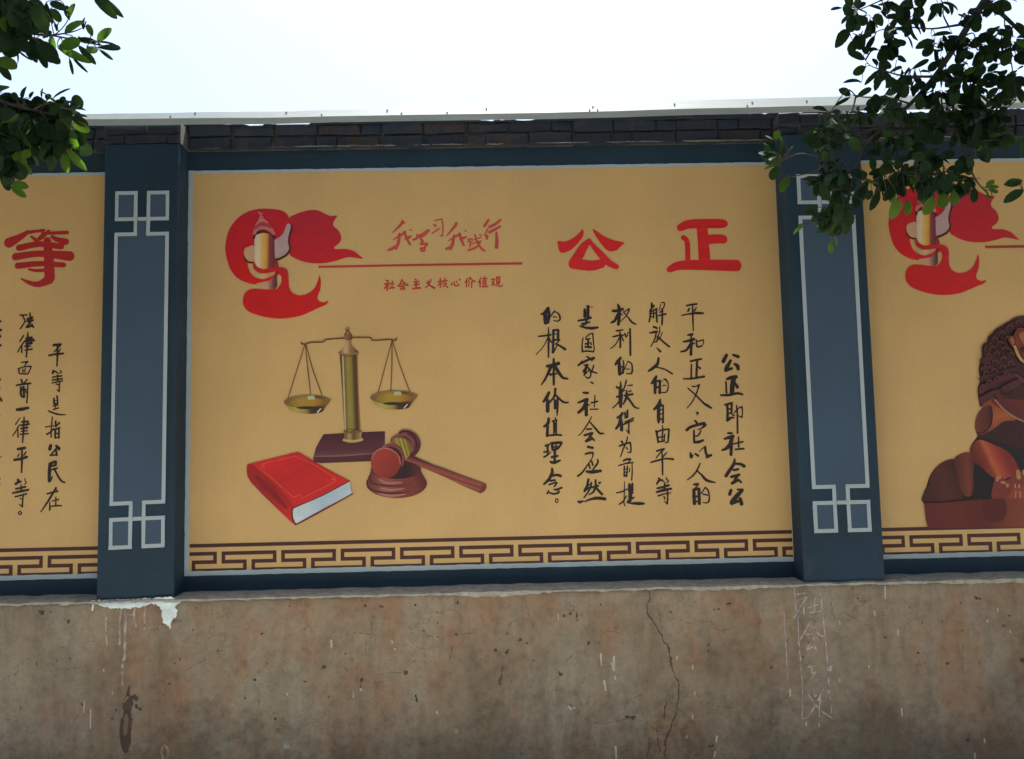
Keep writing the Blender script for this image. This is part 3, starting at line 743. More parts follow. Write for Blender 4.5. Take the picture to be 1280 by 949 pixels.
CH_L = [
('J','245 135 13 325 132 11/275 145 11 300 200 13 290 230 11 245 295 11/360 110 11 365 200 22 335 265 20/330 180 18 390 162 17/330 208 18 395 195 18/325 275 24 385 262 16/380 245 14 402 280 15'),
('J','285 375 11 240 445 13/300 440 13 255 500 11 215 570 9/265 490 7 262 575 11/335 335 9 330 450 19 318 630 12/320 410 22 380 405 24/310 440 22 405 432 19/320 475 19 380 465 19/375 400 22 370 470 22/300 505 12 365 500 13/300 550 11 385 538 13'),
('J','260 695 9 335 688 13/330 690 11 295 730 8/220 770 9 300 745 11 375 742 13/225 770 13 235 825 11/375 745 11 345 815 10 330 832 10/240 830 11 330 832 11/275 770 7 275 815 7/305 762 6 300 812 6/275 792 5 300 790 5'),
('K','255 45 14 270 80 15/325 45 12 290 85 9/200 112 13 280 98 17 368 90 16/255 135 18 250 210 20 270 250 18/285 130 18 290 250 20/258 172 11 290 168 11/310 160 11 315 200 9/335 110 9 330 220 11 322 320 11'),
('K','207 400 24 265 395 32 338 380 22'),
('K','240 500 7 190 575 9/235 580 7 190 660 9 155 710 7/215 600 7 218 725 12/290 490 9 285 620 17 272 790 11/265 545 15 335 540 17/335 545 14 320 590 12/255 585 16 350 572 15/255 625 15 330 615 17/260 660 11 325 650 13/240 695 11 340 685 13'),
('L','218 15 24 298 0 25/235 70 9 215 100 12/315 45 11 290 85 12/265 20 13 265 130 19 260 290 12/178 142 24 250 130 25 322 108 24'),
('L','215 375 18 225 400 24 192 425 22/200 420 18 250 400 16/300 365 7 305 395 7 318 410 7 295 430 7/195 485 16 305 462 17/255 440 11 255 490 15/155 535 14 250 515 21 340 497 17/185 580 13 320 545 13/280 560 11 272 640 11 270 700 13/232 665 5 268 700 8/240 598 7 268 605 11'),
('L','243 750 8 262 770 8 243 792 8 224 770 8 243 750 8'),
('J','642 490 24 725 482 21/718 490 16 670 550 13 645 568 8/725 530 7 700 570 11/588 612 17 660 598 19 752 590 18/685 500 13 685 600 17 680 740 10'),
('K','635 -64 13 630 -34 22/655 -54 14 690 -34 9/720 -64 9 735 -42 7 705 -29 7/630 15 12 738 0 12/685 -10 13 690 60 13/625 50 13 742 35 14/620 85 10 748 60 10/712 70 9 705 185 12/678 160 5 703 185 8/668 97 9 692 107 11'),
('K','680 240 14 690 320 13/645 270 17 645 330 17/645 335 13 690 325 11/650 298 7 685 293 7/630 360 9 690 345 11/662 345 9 662 378 9/640 398 13 700 380 9/580 415 11 650 445 15 720 460 13 785 460 7'),
('K','625 485 7 615 600 9 610 725 12/545 607 9 640 592 9/640 625 11 600 670 15 560 692 16/665 540 17 665 600 16/665 600 13 710 558 16/650 640 15 710 615 17/660 640 18 658 735 16/705 640 15 700 735 16/660 685 9 700 680 9/660 735 11 700 732 11'),
('L','605 -29 28 595 12 30/672 -24 22 703 8 32/660 20 15 605 85 10/598 90 12 680 82 13/665 15 17 680 88 15'),
('L','600 185 25 658 163 23/670 168 21 665 205 18/600 215 22 665 205 15/598 190 29 590 290 31 590 388 32/600 395 15 630 338 5/600 265 13 685 240 13/645 240 15 690 330 15 730 390 17 770 410 13'),
('L','565 545 13 630 525 15 685 515 15/670 470 12 630 540 18 570 640 17 490 755 9/670 475 6 685 515 7/595 640 7 595 735 13/625 630 9 700 612 11/668 585 9 665 680 11/610 692 9 670 685 13 730 685 11'),
('J','-40 222 20 12 208 20/-45 322 20 14 312 24/-12 360 24 5 388 24/-35 500 18 10 493 24/-20 395 10 -60 460 8/-55 270 14 -5 262 14/-30 200 12 -34 420 14'),
('K','-50 240 14 0 262 22 25 298 17/-20 40 14 8 45 16/-40 150 12 4 150 12/-30 30 12 -32 180 14/-15 200 14 -70 300 9/-55 480 12 0 470 12/-30 420 10 -32 560 12'),
('L','-40 115 9 15 108 8/-40 375 14 5 368 11/-20 60 9 -24 240 12/-60 180 12 -5 172 12/-20 330 12 -28 470 12/-50 440 12 0 432 12'),
]
for k_, (v_, t_) in enumerate(CH_M):
    s_ = Sheet(0, .0034); s_.strokes(v_, t_, INKB if v_ in 'AE' else INK, wide=1.14 if k_ >= len(CH_M) - 6 else 1.04); s_.build('black_character', PM)
for v_, t_ in CH_L:
    s_ = Sheet(0, .0034); s_.strokes(v_, t_, INK); s_.build('black_character', PLm)
# red headings
GONG = ['85 205 130 207 180 185 215 155 235 133 243 140 240 175 225 198 200 228 165 260 120 278 95 268 86 235', '298 133 322 142 370 175 430 200 492 214 470 240 445 262 410 269 380 255 350 222 315 170']
s_ = Sheet(0, .0034)
for t_ in GONG: s_.poly('N', t_, (194, 34, 36))
s_.strokes('N', '278 203 22 245 240 42 215 290 50 182 345 54/180 345 50 240 352 56 300 356 52 350 345 46/286 215 20 350 290 34 400 340 34 445 364 26', REDC, cell=.002)
s_.build('red_heading_character', PM)
s_ = Sheet(0, .0034)
s_.strokes('N', '840 122 38 890 102 46 1000 98 50 1090 98 46 1112 99 30/970 110 56 980 220 58 988 340 62/1010 195 50 1070 192 48 1100 194 46/858 184 26 880 212 26 885 335 26/772 380 30 830 357 46 950 352 54 1178 356 60/1190 340 30 1190 372 30', REDC, cell=.002)
s_.build('red_heading_character', PM)
s_ = Sheet(0, .0034)
s_.strokes('M', '142 360 14 105 385 26 48 415 42/130 366 14 222 352 10/158 385 8 185 404 14/245 357 12 212 384 20 190 402 10/215 368 12 338 364 14/262 385 12 290 400 20 330 410 26/98 440 26 200 422 24 308 434 24/80 485 30 200 470 26 350 482 40/92 530 26 200 520 22 320 526 20/238 405 30 246 500 40 250 590 42/246 600 38 195 622 24 150 615 16 108 595 5/148 548 8 180 554 12 222 552 14', paintc((160, 36, 36)), cell=.002)
s_.build('red_heading_character', PLm)
# brush title and its line
TITLE = ['235 85 18 225 110 18 150 185 7/240 80 9 246 98 17/150 250 5 210 215 13 260 182 17/210 200 19 200 270 22 180 330 14/112 340 15 150 325 23 200 290 12/250 180 15 275 240 17 303 290 14/310 215 11 290 230 19 258 240 9/300 160 7 315 165 8',
 '330 250 14 360 238 17/465 168 22 420 205 30 370 222 20/360 203 7 385 215 8/398 240 15 415 265 17/400 285 20 455 285 15/455 290 13 430 320 15/398 330 15 410 348 15 432 345 13 432 326 12 405 323 12',
 '520 80 6 585 65 8/587 65 7 596 140 8 590 212 8/570 212 7 588 217 8/515 115 9 530 126 15/500 190 9 570 148 7',
 '715 102 18 700 130 20 632 213 7/645 258 5 700 225 13 750 200 15/695 210 16 680 290 20 665 335 12/622 330 13 650 320 20 690 290 10/740 195 15 760 250 17 780 298 14/800 225 12 775 235 17 745 250 7/790 168 7 800 172 8',
 '820 245 9 855 240 9/820 265 9 855 262 8/820 245 9 822 270 8/855 240 8 855 262 8/840 270 9 835 312 9/835 290 7 860 285 7/822 342 14 870 325 13 895 308 8/880 205 11 900 270 11 940 330 15 970 348 10/873 247 7 930 230 9/868 278 7 930 262 9/930 262 11 900 310 11 868 332 7/922 203 7 938 212 8',
 '1000 75 16 965 125 20/1110 70 12 1060 110 20 1010 135 18/1105 130 13 1060 155 18 1010 182 20/995 150 9 965 210 7/985 215 20 985 240 15/1070 185 16 1075 260 24 1072 315 25']
for t_ in TITLE:
    s_ = Sheet(0, .0034); s_.strokes('O', t_, REDS, cell=.0014); s_.build('red_script_character', PM)
s_ = Sheet(0, .0034); s_.strokes('P', '42 338 9 600 327 9 1196 318 10', paintc((165, 52, 48)), cell=.0018, rough=.1); s_.build('red_rule', PM)
SUB = ['95 118 8 115 125 12/80 155 8 120 145 12/115 148 10 80 195 8/105 160 10 105 212 10/118 165 6 125 172 6/155 125 8 150 190 8/130 150 8 170 148 8/125 192 10 175 188 9',
 '245 112 8 230 145 8 205 175 6/245 118 7 270 145 9 300 165 12/230 155 6 265 152 7/215 175 8 275 170 9/245 178 7 230 200 6/230 202 10 265 195 8/260 182 8 270 205 9',
 '368 108 9 380 115 9/355 135 8 405 130 9/358 160 8 405 155 9/378 130 9 378 190 9/345 198 9 380 193 10 415 190 13',
 '490 122 7 497 140 8/520 110 7 500 155 9 465 190 5/475 138 7 505 165 10 550 190 15',
 '605 100 8 605 185 8/585 130 8 625 125 8/603 140 6 580 170 5/608 140 6 620 155 7/645 100 8 650 112 8/628 125 8 670 122 8/645 125 6 634 145 6 662 145 6/665 145 6 632 180 6/650 160 6 675 185 9',
 '715 140 6 712 162 8/735 130 6 740 165 8 775 165 8 780 150 5/755 128 7 760 138 8/785 108 8 792 116 8',
 '860 100 7 838 140 6/852 125 8 852 180 8/888 90 8 865 130 6/888 95 6 905 118 8 932 130 11/880 135 6 872 172 5/902 130 8 900 185 8',
 '985 95 7 965 140 6/980 120 8 980 180 8/1000 105 6 1045 100 7/1020 80 6 1020 118 6/1008 120 6 1008 170 6/1035 118 7 1035 170 7/1008 120 5 1035 118 5/1010 137 5 1034 135 5/1010 153 5 1034 152 5/998 180 8 1052 176 9',
 '1085 110 6 1116 105 8/1115 108 8 1090 170 6/1090 130 5 1118 165 9/1135 90 7 1135 145 7/1135 88 6 1165 86 7/1165 88 7 1165 140 7/1150 100 6 1148 140 6 1130 178 5/1155 140 6 1158 175 8 1185 172 8 1188 158 5']
for t_ in SUB:
    s_ = Sheet(0, .0034); s_.strokes('Q', t_, REDT, cell=.0013, rough=.12); s_.build('small_red_character', PM)

# ------------------------------------------------------------------ emblem: red ribbon, carved column and map silhouette
def emblem(parent, xf=None):
    s = Sheet(0, .0034)
    RD = (184, 30, 36); RG = [(0, (176, 33, 44)), (.5, (184, 30, 37)), (1, (196, 27, 29))]
    P = lambda t, c, **k: s.poly('U', t, c, xf=xf, **k)
    K = lambda t, c, **k: s.strokes('U', t, paintc(c), xf=xf, cell=.002, rough=.1, **k)
    P('540 130 520 100 480 78 400 68 310 70 230 92 160 140 105 210 78 290 70 370 85 450 110 520 160 580 230 615 300 628 370 622 430 592 452 550 450 530 425 560 380 580 340 588 290 572 255 535 240 490 240 458 290 458 380 455 425 430 480 400 535 330 550 250 548 180', RD, grad=(((0, 70), (0, 620)), RG))
    P('540 140 600 105 680 80 750 78 790 95 850 120 900 118 880 150 870 190 910 230 930 280 915 320 878 352 890 366 960 365 1020 380 1060 410 1088 438 1030 430 970 428 900 450 820 468 740 472 660 462 590 435 545 400 542 300 552 200', RD, grad=(((0, 80), (0, 480)), [(0, (164, 36, 50)), (1, (180, 32, 38))]))
    P('455 505 500 510 530 540 540 590 545 650 570 690 620 708 680 695 730 655 755 600 768 562 778 600 775 660 755 720 765 750 800 760 832 750 815 778 760 802 700 830 620 862 500 880 400 875 300 852 240 825 207 785 201 735 218 690 262 662 340 660 435 666 470 640 487 600 480 560 452 545', RD, grad=(((0, 500), (0, 880)), [(0, (180, 34, 36)), (1, (190, 26, 26))]))
    # lower shaft first, then ribbon, then upper shaft
    P('300 620 400 600 452 545 456 640 440 664 380 664 330 660', (170, 130, 100), smooth=False, grad=(((300, 600), (460, 600)), [(0, (176, 150, 110)), (.5, (190, 140, 110)), (.78, (120, 70, 70)), (1, (80, 30, 30))]))
    P('290 545 340 548 410 540 408 560 370 584 335 586 290 570', (180, 150, 110), smooth=False, grad=(((290, 0), (412, 0)), [(0, (176, 150, 110)), (.6, (196, 160, 120)), (1, (190, 140, 90))]))
    P('285 345 240 350 215 365 210 400 220 430 245 455 285 458', (188, 146, 108))
    K('210 425 6 225 450 9 250 464 10 290 466 9', (78, 42, 26))
    P('418 320 432 302 470 278 500 250 515 215 528 182 545 178 560 200 550 250 540 300 545 350 530 390 490 420 450 432 420 430', (172, 142, 142))
    K('562 190 10 562 215 11 548 262 9 541 310 8 550 365 10 525 408 12 470 440 12 432 448 10', (70, 38, 30))
    P('287 285 300 262 350 246 405 256 435 290 440 515 400 520 340 514 300 498 287 470', (200, 150, 90), grad=(((287, 300), (438, 300)), [(0, (186, 170, 160)), (.2, (206, 184, 150)), (.38, (206, 164, 96)), (.6, (202, 142, 62)), (.68, (176, 110, 60)), (.72, (128, 66, 60)), (.88, (118, 52, 56)), (1, (100, 44, 48))]), smooth=False)
    K('445 455 12 455 490 16 450 560 14', (150, 30, 32))
    K('283 470 10 298 508 24 350 530 26 410 522 26 460 515 24 510 530 30 525 570 26', (180, 33, 37))
    K('283 288 10 298 252 14 350 232 18 408 245 16 436 282 12', (72, 36, 32))
    K('286 250 18 305 218 26 355 203 30 405 222 28 430 252 18', (190, 98, 90))
    K('292 208 18 318 182 30 350 176 34 388 188 26 408 205 14', (158, 62, 66))
    K('300 185 6 325 160 12 355 154 14 385 170 8', (196, 108, 104))
    K('322 95 8 336 118 10 325 150 11/345 148 8 350 128 6/336 118 6 350 100 4', (192, 108, 104))
    return s.build('red_emblem', parent, label='red ribbon emblem with a carved column and map silhouette')
emblem(PM)
def shift(P):
    Q = P.copy(); Q[:, 0] = 1110.3 + (P[:, 0] - 281.8) * .948
    Q[:, 1] = 234 + (P[:, 1] - 261.5) * .986 + (P[:, 0] - 350) * .045
    return Q
emblem(PR, shift)
s_ = Sheet(0, .0034); s_.strokes('0', '1232.5 309 2.6 1330 307.5 2.6 1460 305 2.6', paintc((150, 62, 40)), cell=.0018, rough=.1); s_.build('red_rule', PR)

# ------------------------------------------------------------------ painted scales, book and gavel
s = Sheet(0, .0034)
B = lambda t, c, **k: s.poly('W', t, c, **k)
K = lambda t, c, **k: s.strokes('W', t, paintc(c), cell=.0015, rough=.1, **k)
B('305 678 480 668 668 660 668 742 600 796 245 816 262 755', (76, 38, 42), smooth=False, grad=(((400, 660), (400, 820)), [(0, (66, 32, 38)), (.7, (84, 44, 50)), (1, (104, 66, 70))]))
B('245 812 420 802 612 792 604 838 440 844 290 850 246 842', (78, 38, 42), smooth=False)
K('250 810 3 400 806 6 610 792 3', (122, 82, 84))
K('668 664 4 667 740 4', (92, 50, 56))
B('403 206 508 205 515 420 526 640 515 655 480 662 440 655 429 635 418 430', (110, 90, 50), smooth=False, cell=.0018, grad=(((405, 430), (522, 424)), [(0, (96, 66, 40)), (.13, (70, 50, 34)), (.2, (190, 172, 130)), (.26, (104, 84, 44)), (.42, (142, 122, 58)), (.6, (128, 112, 52)), (.72, (84, 66, 36)), (.86, (70, 48, 34)), (.92, (150, 106, 50)), (1, (110, 78, 44))]))
K('404 208 3 460 212 8 508 207 3', (92, 66, 44))
B('445 122 468 122 474 150 494 172 516 192 500 202 455 206 410 203 396 192 420 172 436 152', (146, 112, 70), grad=(((400, 160), (510, 160)), [(0, (120, 84, 52)), (.35, (186, 158, 116)), (.6, (142, 104, 62)), (1, (96, 66, 42))]))
K('398 197 6 455 206 8 514 196 6', (140, 108, 66))
B('430 90 452 84 474 92 480 105 470 120 440 120 427 106', (110, 74, 44), grad=(((428, 90), (480, 115)), [(0, (150, 112, 68)), (.4, (128, 90, 56)), (1, (72, 46, 34))]))
K('448 56 20 450 54 18', (126, 88, 54)); K('446 50 7 449 51 6', (176, 140, 96))
K('445 68 5 434 90 5/455 68 5 472 90 5', (104, 70, 46))
K('426 110 5 330 116 5 315 120 5 302 132 5 230 135 5 205 144 5 180 143 5 174 134 5/482 106 5 575 105 5 590 110 5 602 122 5 700 117 5 722 123 5 738 118 5 738 109 5', (104, 68, 40))
K('195 148 8 198 150 8/713 126 8 716 128 8', (100, 66, 40))
K('196 150 3 96 468 3/200 152 3 215 300 4 230 442 3/205 152 3 245 300 4 298 446 3/711 130 3 630 434 3/713 132 3 712 270 4 706 425 3/718 132 3 760 270 3 818 428 3', (112, 78, 46))
for dx, dy in ((0, 0), (513, -25)):
    T = lambda t: ' '.join(str(float(v) + (dx if i % 2 == 0 else dy)) for i, v in enumerate(t.split()))
    k2 = -1 if dx else 1
    B(T('74 490 90 516 120 542 200 557 290 550 318 520 346 480 340 470 200 500 90 480'), (96, 74, 36), grad=(((80 + dx, 0), (340 + dx, 0)), [(0, (150, 130, 60)), (.3, (168, 150, 74)), (.5, (150, 126, 56)), (.62, (70, 48, 26)), (.85, (60, 40, 30)), (1, (120, 92, 44))]))
    B(T('72 492 90 470 140 454 215 447 300 454 346 474 344 488 310 512 210 522 120 516'), (110, 84, 42), grad=(((75 + dx, 0), (345 + dx, 0)), [(0, (104, 76, 40)), (.25, (132, 104, 52)), (.5, (140, 116, 58)), (.75, (88, 58, 38)), (1, (124, 94, 50))]))
    B(T('106 496 140 472 215 462 290 470 322 486 300 504 210 514 140 512'), (140, 108, 46), grad=(((106 + dx, 0), (322 + dx, 0)), [(0, (128, 98, 44)), (.4, (158, 126, 48)), (.7, (160, 118, 40)), (1, (120, 86, 36))]))
    B(T('212 451 252 450 258 472 214 474'), (168, 168, 130), smooth=False)
    B(T('146 520 210 512 270 522 220 530 170 528'), (46, 44, 30))
    K(T('272 548 0').rsplit(' ', 1)[0] + ' 4 ' + T('290 528 0').rsplit(' ', 1)[0] + ' 4', (190, 190, 180))
B('432 656 528 656 532 690 540 712 510 726 455 728 424 716 432 690', (140, 112, 60), grad=(((426, 0), (540, 0)), [(0, (150, 122, 70)), (.2, (110, 80, 46)), (.4, (156, 134, 80)), (.6, (88, 64, 40)), (.8, (128, 98, 50)), (1, (150, 124, 74))]))
K('434 660 8 480 668 10 526 660 8', (104, 76, 46)); K('426 712 8 480 720 12 538 710 8', (170, 146, 96))
s.build('painted_scales', PM, label='painted brass balance scales on a dark red base')

s = Sheet(0, .0060)
B = lambda t, c, **k: s.poly('Y', t, c, **k)
K = lambda t, c, **k: s.strokes('Y', t, paintc(c), cell=.0014, rough=.06, **k)
B('75 338 62 350 60 400 66 445 100 500 200 605 330 730 440 835 470 853 490 848 452 780 446 730 470 700 380 600 230 450 120 350', (160, 34, 32), smooth=False, grad=(((60, 400), (470, 760)), [(0, (150, 34, 34)), (.5, (146, 32, 32)), (.8, (172, 34, 30)), (1, (190, 34, 32))]))
B('150 430 240 510 330 600 400 690 390 720 300 640 200 540 130 460', (128, 26, 26))
B('72 340 280 290 492 237 520 250 720 372 930 482 700 600 510 686 470 702 380 600 230 455 130 360', (190, 32, 32), smooth=False, grad=(((300, 260), (560, 640)), [(0, (196, 36, 34)), (.5, (176, 32, 32)), (1, (190, 34, 32))]))
B('452 728 470 706 510 690 700 606 930 486 937 500 935 530 953 590 740 700 500 832 478 842 462 820 452 780', (164, 178, 186), smooth=False, grad=(((450, 780), (940, 540)), [(0, (188, 196, 198)), (.5, (158, 176, 188)), (1, (172, 184, 190))]))
K('470 848 10 500 840 9 740 712 8 953 592 6', (110, 36, 40)); K('444 735 6 446 790 8 470 846 8', (84, 30, 34)); K('446 730 6 470 706 5 700 606 4 930 484 4', (90, 28, 34))
K('100 345 5 250 480 7 360 600 7 455 715 6', (150, 28, 28))
K('458 622 4 320 500 4 178 380 4/178 380 4 215 358 4 202 338 4 470 272 5/470 272 4 640 350 4 812 458 4/812 458 4 780 468 4 802 492 4 530 628 5/530 628 4 508 602 4 458 622 4', (196, 74, 48))
s.build('painted_book', PM, label='painted thick red book with white page edges')

s = Sheet(0, .0060)
B = lambda t, c, **k: s.poly('X', t, c, **k)
K = lambda t, c, **k: s.strokes('X', t, paintc(c), cell=.0015, rough=.06, **k)
def ell(cx, cy, rx, ry, a=0, n=18):
    o = []
    for k in range(n):
        t = 2 * math.pi * k / n; u, v_ = rx * math.cos(t), ry * math.sin(t)
        o += [cx + u * math.cos(a) - v_ * math.sin(a), cy + u * math.sin(a) + v_ * math.cos(a)]
    return ' '.join('%.1f' % q for q in o)
wood = [(0, (88, 38, 32)), (.3, (140, 78, 72)), (.55, (124, 56, 50)), (.85, (112, 50, 44)), (1, (80, 34, 28))]
B(ell(379, 505, 257, 124), (112, 50, 42), grad=(((122, 0), (636, 0)), wood))
K('128 480 5 150 545 6 260 580 8 400 585 8 520 550 7 600 480 5', (70, 28, 26))
B(ell(376, 468, 240, 112), (122, 54, 48), grad=(((132, 0), (620, 0)), wood))
K('150 440 5 170 495 6 280 522 8 400 522 8 510 495 7 590 430 5', (72, 30, 28))
B(ell(374, 425, 220, 96), (118, 52, 48), grad=(((152, 0), (596, 0)), wood))
B(ell(374, 385, 214, 80), (50, 26, 26), grad=(((160, 0), (590, 0)), [(0, (96, 44, 42)), (.35, (60, 30, 30)), (.7, (46, 24, 28)), (1, (90, 40, 36))]))
K('230 470 6 300 500 12 420 495 8/240 545 6 330 558 12 440 548 6/230 590 5 330 608 14 450 596 5', (158, 104, 94))
B('455 312 470 285 500 262 560 290 700 350 800 385 960 445 1110 500 1138 512 1128 556 1092 590 1062 576 920 515 800 455 700 412 600 370 520 330', (124, 56, 44), smooth=False, grad=(((800, 380), (770, 470)), [(0, (78, 34, 30)), (.25, (128, 62, 52)), (.5, (142, 74, 62)), (.62, (108, 46, 36)), (.85, (150, 86, 60)), (1, (112, 54, 40))]))
B(ell(1112, 545, 22, 42, .5), (110, 50, 40))
B('330 150 345 112 392 85 405 62 440 48 500 58 550 92 578 140 582 190 560 240 525 274 490 262 420 220', (92, 38, 46), grad=(((400, 80), (540, 250)), [(0, (120, 66, 62)), (.3, (88, 40, 46)), (.6, (104, 48, 56)), (1, (76, 28, 38))]))
K('405 78 8 450 62 8 510 85 9 545 140 9 548 200 8', (58, 22, 30)); K('395 92 6 440 90 8 490 115 9 520 165 9 515 230 7', (128, 70, 70))
B('345 168 350 130 390 118 440 124 478 145 505 180 512 220 498 250 462 272 430 262 400 200', (134, 118, 48), grad=(((372, 190), (470, 160)), [(0, (120, 96, 44)), (.3, (150, 134, 58)), (.42, (92, 76, 36)), (.55, (170, 154, 66)), (.7, (104, 88, 36)), (.85, (150, 132, 56)), (1, (110, 90, 40))]))
B(ell(352, 282, 96, 118, -.25), (92, 42, 42), grad=(((270, 200), (440, 330)), [(0, (128, 72, 68)), (.4, (84, 38, 40)), (1, (82, 34, 36))]))
K('290 185 8 345 180 10 405 215 10 435 275 10 430 350 8', (120, 64, 60)); K('300 200 5 350 205 6 400 245 7 418 310 6', (56, 24, 26))
B(ell(288, 333, 124, 126), (142, 50, 42), grad=(((180, 230), (400, 430)), [(0, (156, 58, 52)), (.5, (140, 50, 40)), (1, (122, 44, 36))]))
K('170 300 4 185 255 5 235 213 6 300 208 7 360 235 5 400 280 5 412 340 4', (170, 100, 88))
s.build('painted_gavel', PM, label='painted wooden gavel with a gold band on its round block')

# ------------------------------------------------------------------ painted stone lion (mostly past the right edge of the photograph)
s = Sheet(0, .0034)
B = lambda t, c, **k: s.poly('Z', t, c, **k)
Z2 = lambda t, c, **k: s.poly('ZZ', t, c, **k)
H2 = lambda t, c, **k: s.poly('ZH', t, c, **k)
K2 = lambda t, c, **k: s.strokes('ZZ', t, paintc(c), cell=.0017, rough=.1, **k)
KH = lambda t, c, **k: s.strokes('ZH', t, paintc(c), cell=.0017, rough=.1, **k)
B('252 500 275 410 330 370 440 320 600 320 700 420 730 560 700 700 640 790 300 790 120 780 46 780 52 735 75 670 115 630 168 612 205 588 228 590 232 560 258 520', (54, 24, 24))
B('443 55 500 50 560 80 600 140 610 240 590 330 520 400 430 390 340 372 300 385 270 408 262 380 258 335 268 300 262 262 268 232 274 215 278 180 302 138 330 105 366 78 402 64', (62, 30, 28), grad=(((260, 0), (600, 0)), [(0, (74, 38, 32)), (.3, (62, 30, 27)), (1, (66, 30, 28))]))
Z2('445 235 470 260 520 270 620 300 740 340 782 330 860 380 860 560 740 500 640 420 540 330', (26, 22, 24))
Z2('490 40 560 0 600 20 660 90 720 140 640 150 590 185 545 215 470 240 500 150', (136, 68, 36), grad=(((540, 40), (600, 220)), [(0, (132, 58, 34)), (.5, (158, 84, 42)), (1, (110, 44, 30))]))
Z2('555 0 780 0 900 20 900 160 782 155 700 120 640 80', (98, 34, 32))
Z2('545 40 553 100 545 170 510 215 460 228 438 205 440 140 465 80 505 48', (92, 40, 32), grad=(((440, 0), (556, 0)), [(0, (104, 48, 36)), (.6, (88, 38, 30)), (1, (60, 24, 22))]))
K2('548 45 5 556 110 7 545 175 7 505 222 6 460 232 4', (44, 20, 18))
K2('575 0 6 640 70 6 720 125 7 800 160 6', (148, 112, 88)); K2('600 -30 26 690 60 36 810 120 40', (84, 36, 32))
Z2('80 715 78 650 95 612 116 590 125 530 165 470 220 430 290 415 330 470 330 600 345 690 300 700', (72, 34, 28), grad=(((80, 600), (340, 500)), [(0, (66, 30, 26)), (.5, (78, 38, 30)), (1, (52, 22, 20))]))
Z2('290 415 330 380 385 366 420 385 430 470 430 600 418 660 380 674 340 640 318 560 300 480', (92, 44, 30), grad=(((295, 0), (430, 0)), [(0, (80, 36, 26)), (.5, (110, 52, 34)), (1, (56, 28, 22))]))
Z2('400 380 402 340 430 295 480 280 560 310 640 345 700 400 738 470 742 510 700 530 640 550 580 552 520 510 470 460 420 430', (128, 48, 32), grad=(((460, 460), (640, 380)), [(0, (92, 34, 26)), (.35, (124, 48, 32)), (.5, (166, 84, 48)), (.7, (150, 58, 40)), (1, (116, 36, 32))]))
Z2('430 460 500 500 560 550 590 580 560 680 420 700 425 600', (24, 18, 18))
Z2('560 600 575 550 610 530 660 560 700 530 782 500 860 520 860 700 700 705 560 692', (112, 46, 38))
Z2('700 620 760 600 860 610 860 700 660 700 680 660', (132, 56, 44))
K2('588 560 14 596 545 18 610 540 14/620 575 12 640 578 14/660 600 14 662 590 12/735 500 22 740 540 24/775 500 20 782 520 20/715 590 7 715 610 7/742 590 7 742 610 7/720 640 6 716 680 5/748 640 6 750 680 5', (160, 112, 74))
Z2('80 720 300 708 560 690 860 684 860 890 105 893 92 830', (96, 36, 28), smooth=False, grad=(((80, 720), (800, 800)), [(0, (92, 36, 32)), (.35, (96, 36, 28)), (.6, (84, 30, 22)), (.85, (112, 52, 34)), (1, (120, 58, 36))]))
K2('78 716 6 200 712 9 330 700 10 470 690 8', (44, 18, 18))
Z2('490 710 640 700 636 830 510 840', (78, 26, 20))
# curls of the mane
for t_, c_ in (('640 140 38 560 150 34 505 175 30', (72, 36, 30)), ('505 180 30 430 225 34 410 260 26', (74, 36, 30)), ('400 240 30 345 280 34 330 320 26', (68, 33, 28)), ('330 300 26 285 345 34 285 390 22', (70, 34, 28)), ('290 380 28 235 425 40 230 500 36', (76, 38, 30)), ('300 540 40 230 560 46 208 580 34', (78, 40, 32)), ('300 620 36 230 635 48 212 650 40', (76, 38, 32)), ('330 700 32 240 725 48 205 745 44', (72, 36, 34)), ('540 700 34 380 740 48 230 820 60 200 870 40', (76, 34, 38)), ('400 850 30 300 880 46 200 940 40', (78, 36, 38)), ('600 760 30 520 800 60 420 850 56', (72, 38, 36)), ('560 640 24 430 665 30 330 700 24', (64, 32, 30)), ('330 420 20 370 470 26 460 520 20', (54, 27, 24)), ('400 340 20 450 420 28 540 500 22', (56, 28, 25)), ('540 700 26 633 770 34 740 830 30', (92, 44, 48))):
    KH(t_, c_); 
for t_ in ('515 170 4 440 215 5 412 258 4', '408 232 4 345 272 5 328 315 4', '335 290 4 283 338 5 278 385 4', '300 372 4 230 420 5 215 500 4', '220 520 5 190 560 5 200 610 5', '200 612 4 300 600 6 330 600 4', '192 690 5 260 700 6 330 680 4', '195 790 5 300 770 6 380 720 4', '205 910 5 300 860 6 400 840 4', '380 860 5 450 895 8 520 850 6', '545 680 5 640 750 8 740 810 6'):
    KH(t_, (40, 18, 18))
H2('455 325 500 325 525 290 545 250 600 240 720 235 760 400 700 560 633 580 590 500 560 460 530 400 510 430 480 400', (104, 46, 30))
H2('455 325 500 330 525 380 505 410 478 370', (140, 88, 54)); H2('570 300 640 270 720 260 720 400 633 410 590 370', (146, 92, 48))
KH('540 340 22 560 400 26 600 440 22', (132, 40, 30)); KH('525 425 20 555 500 24 595 560 20 640 590 14', (170, 138, 88)); KH('600 450 40 680 480 70 740 560 60', (56, 24, 22))
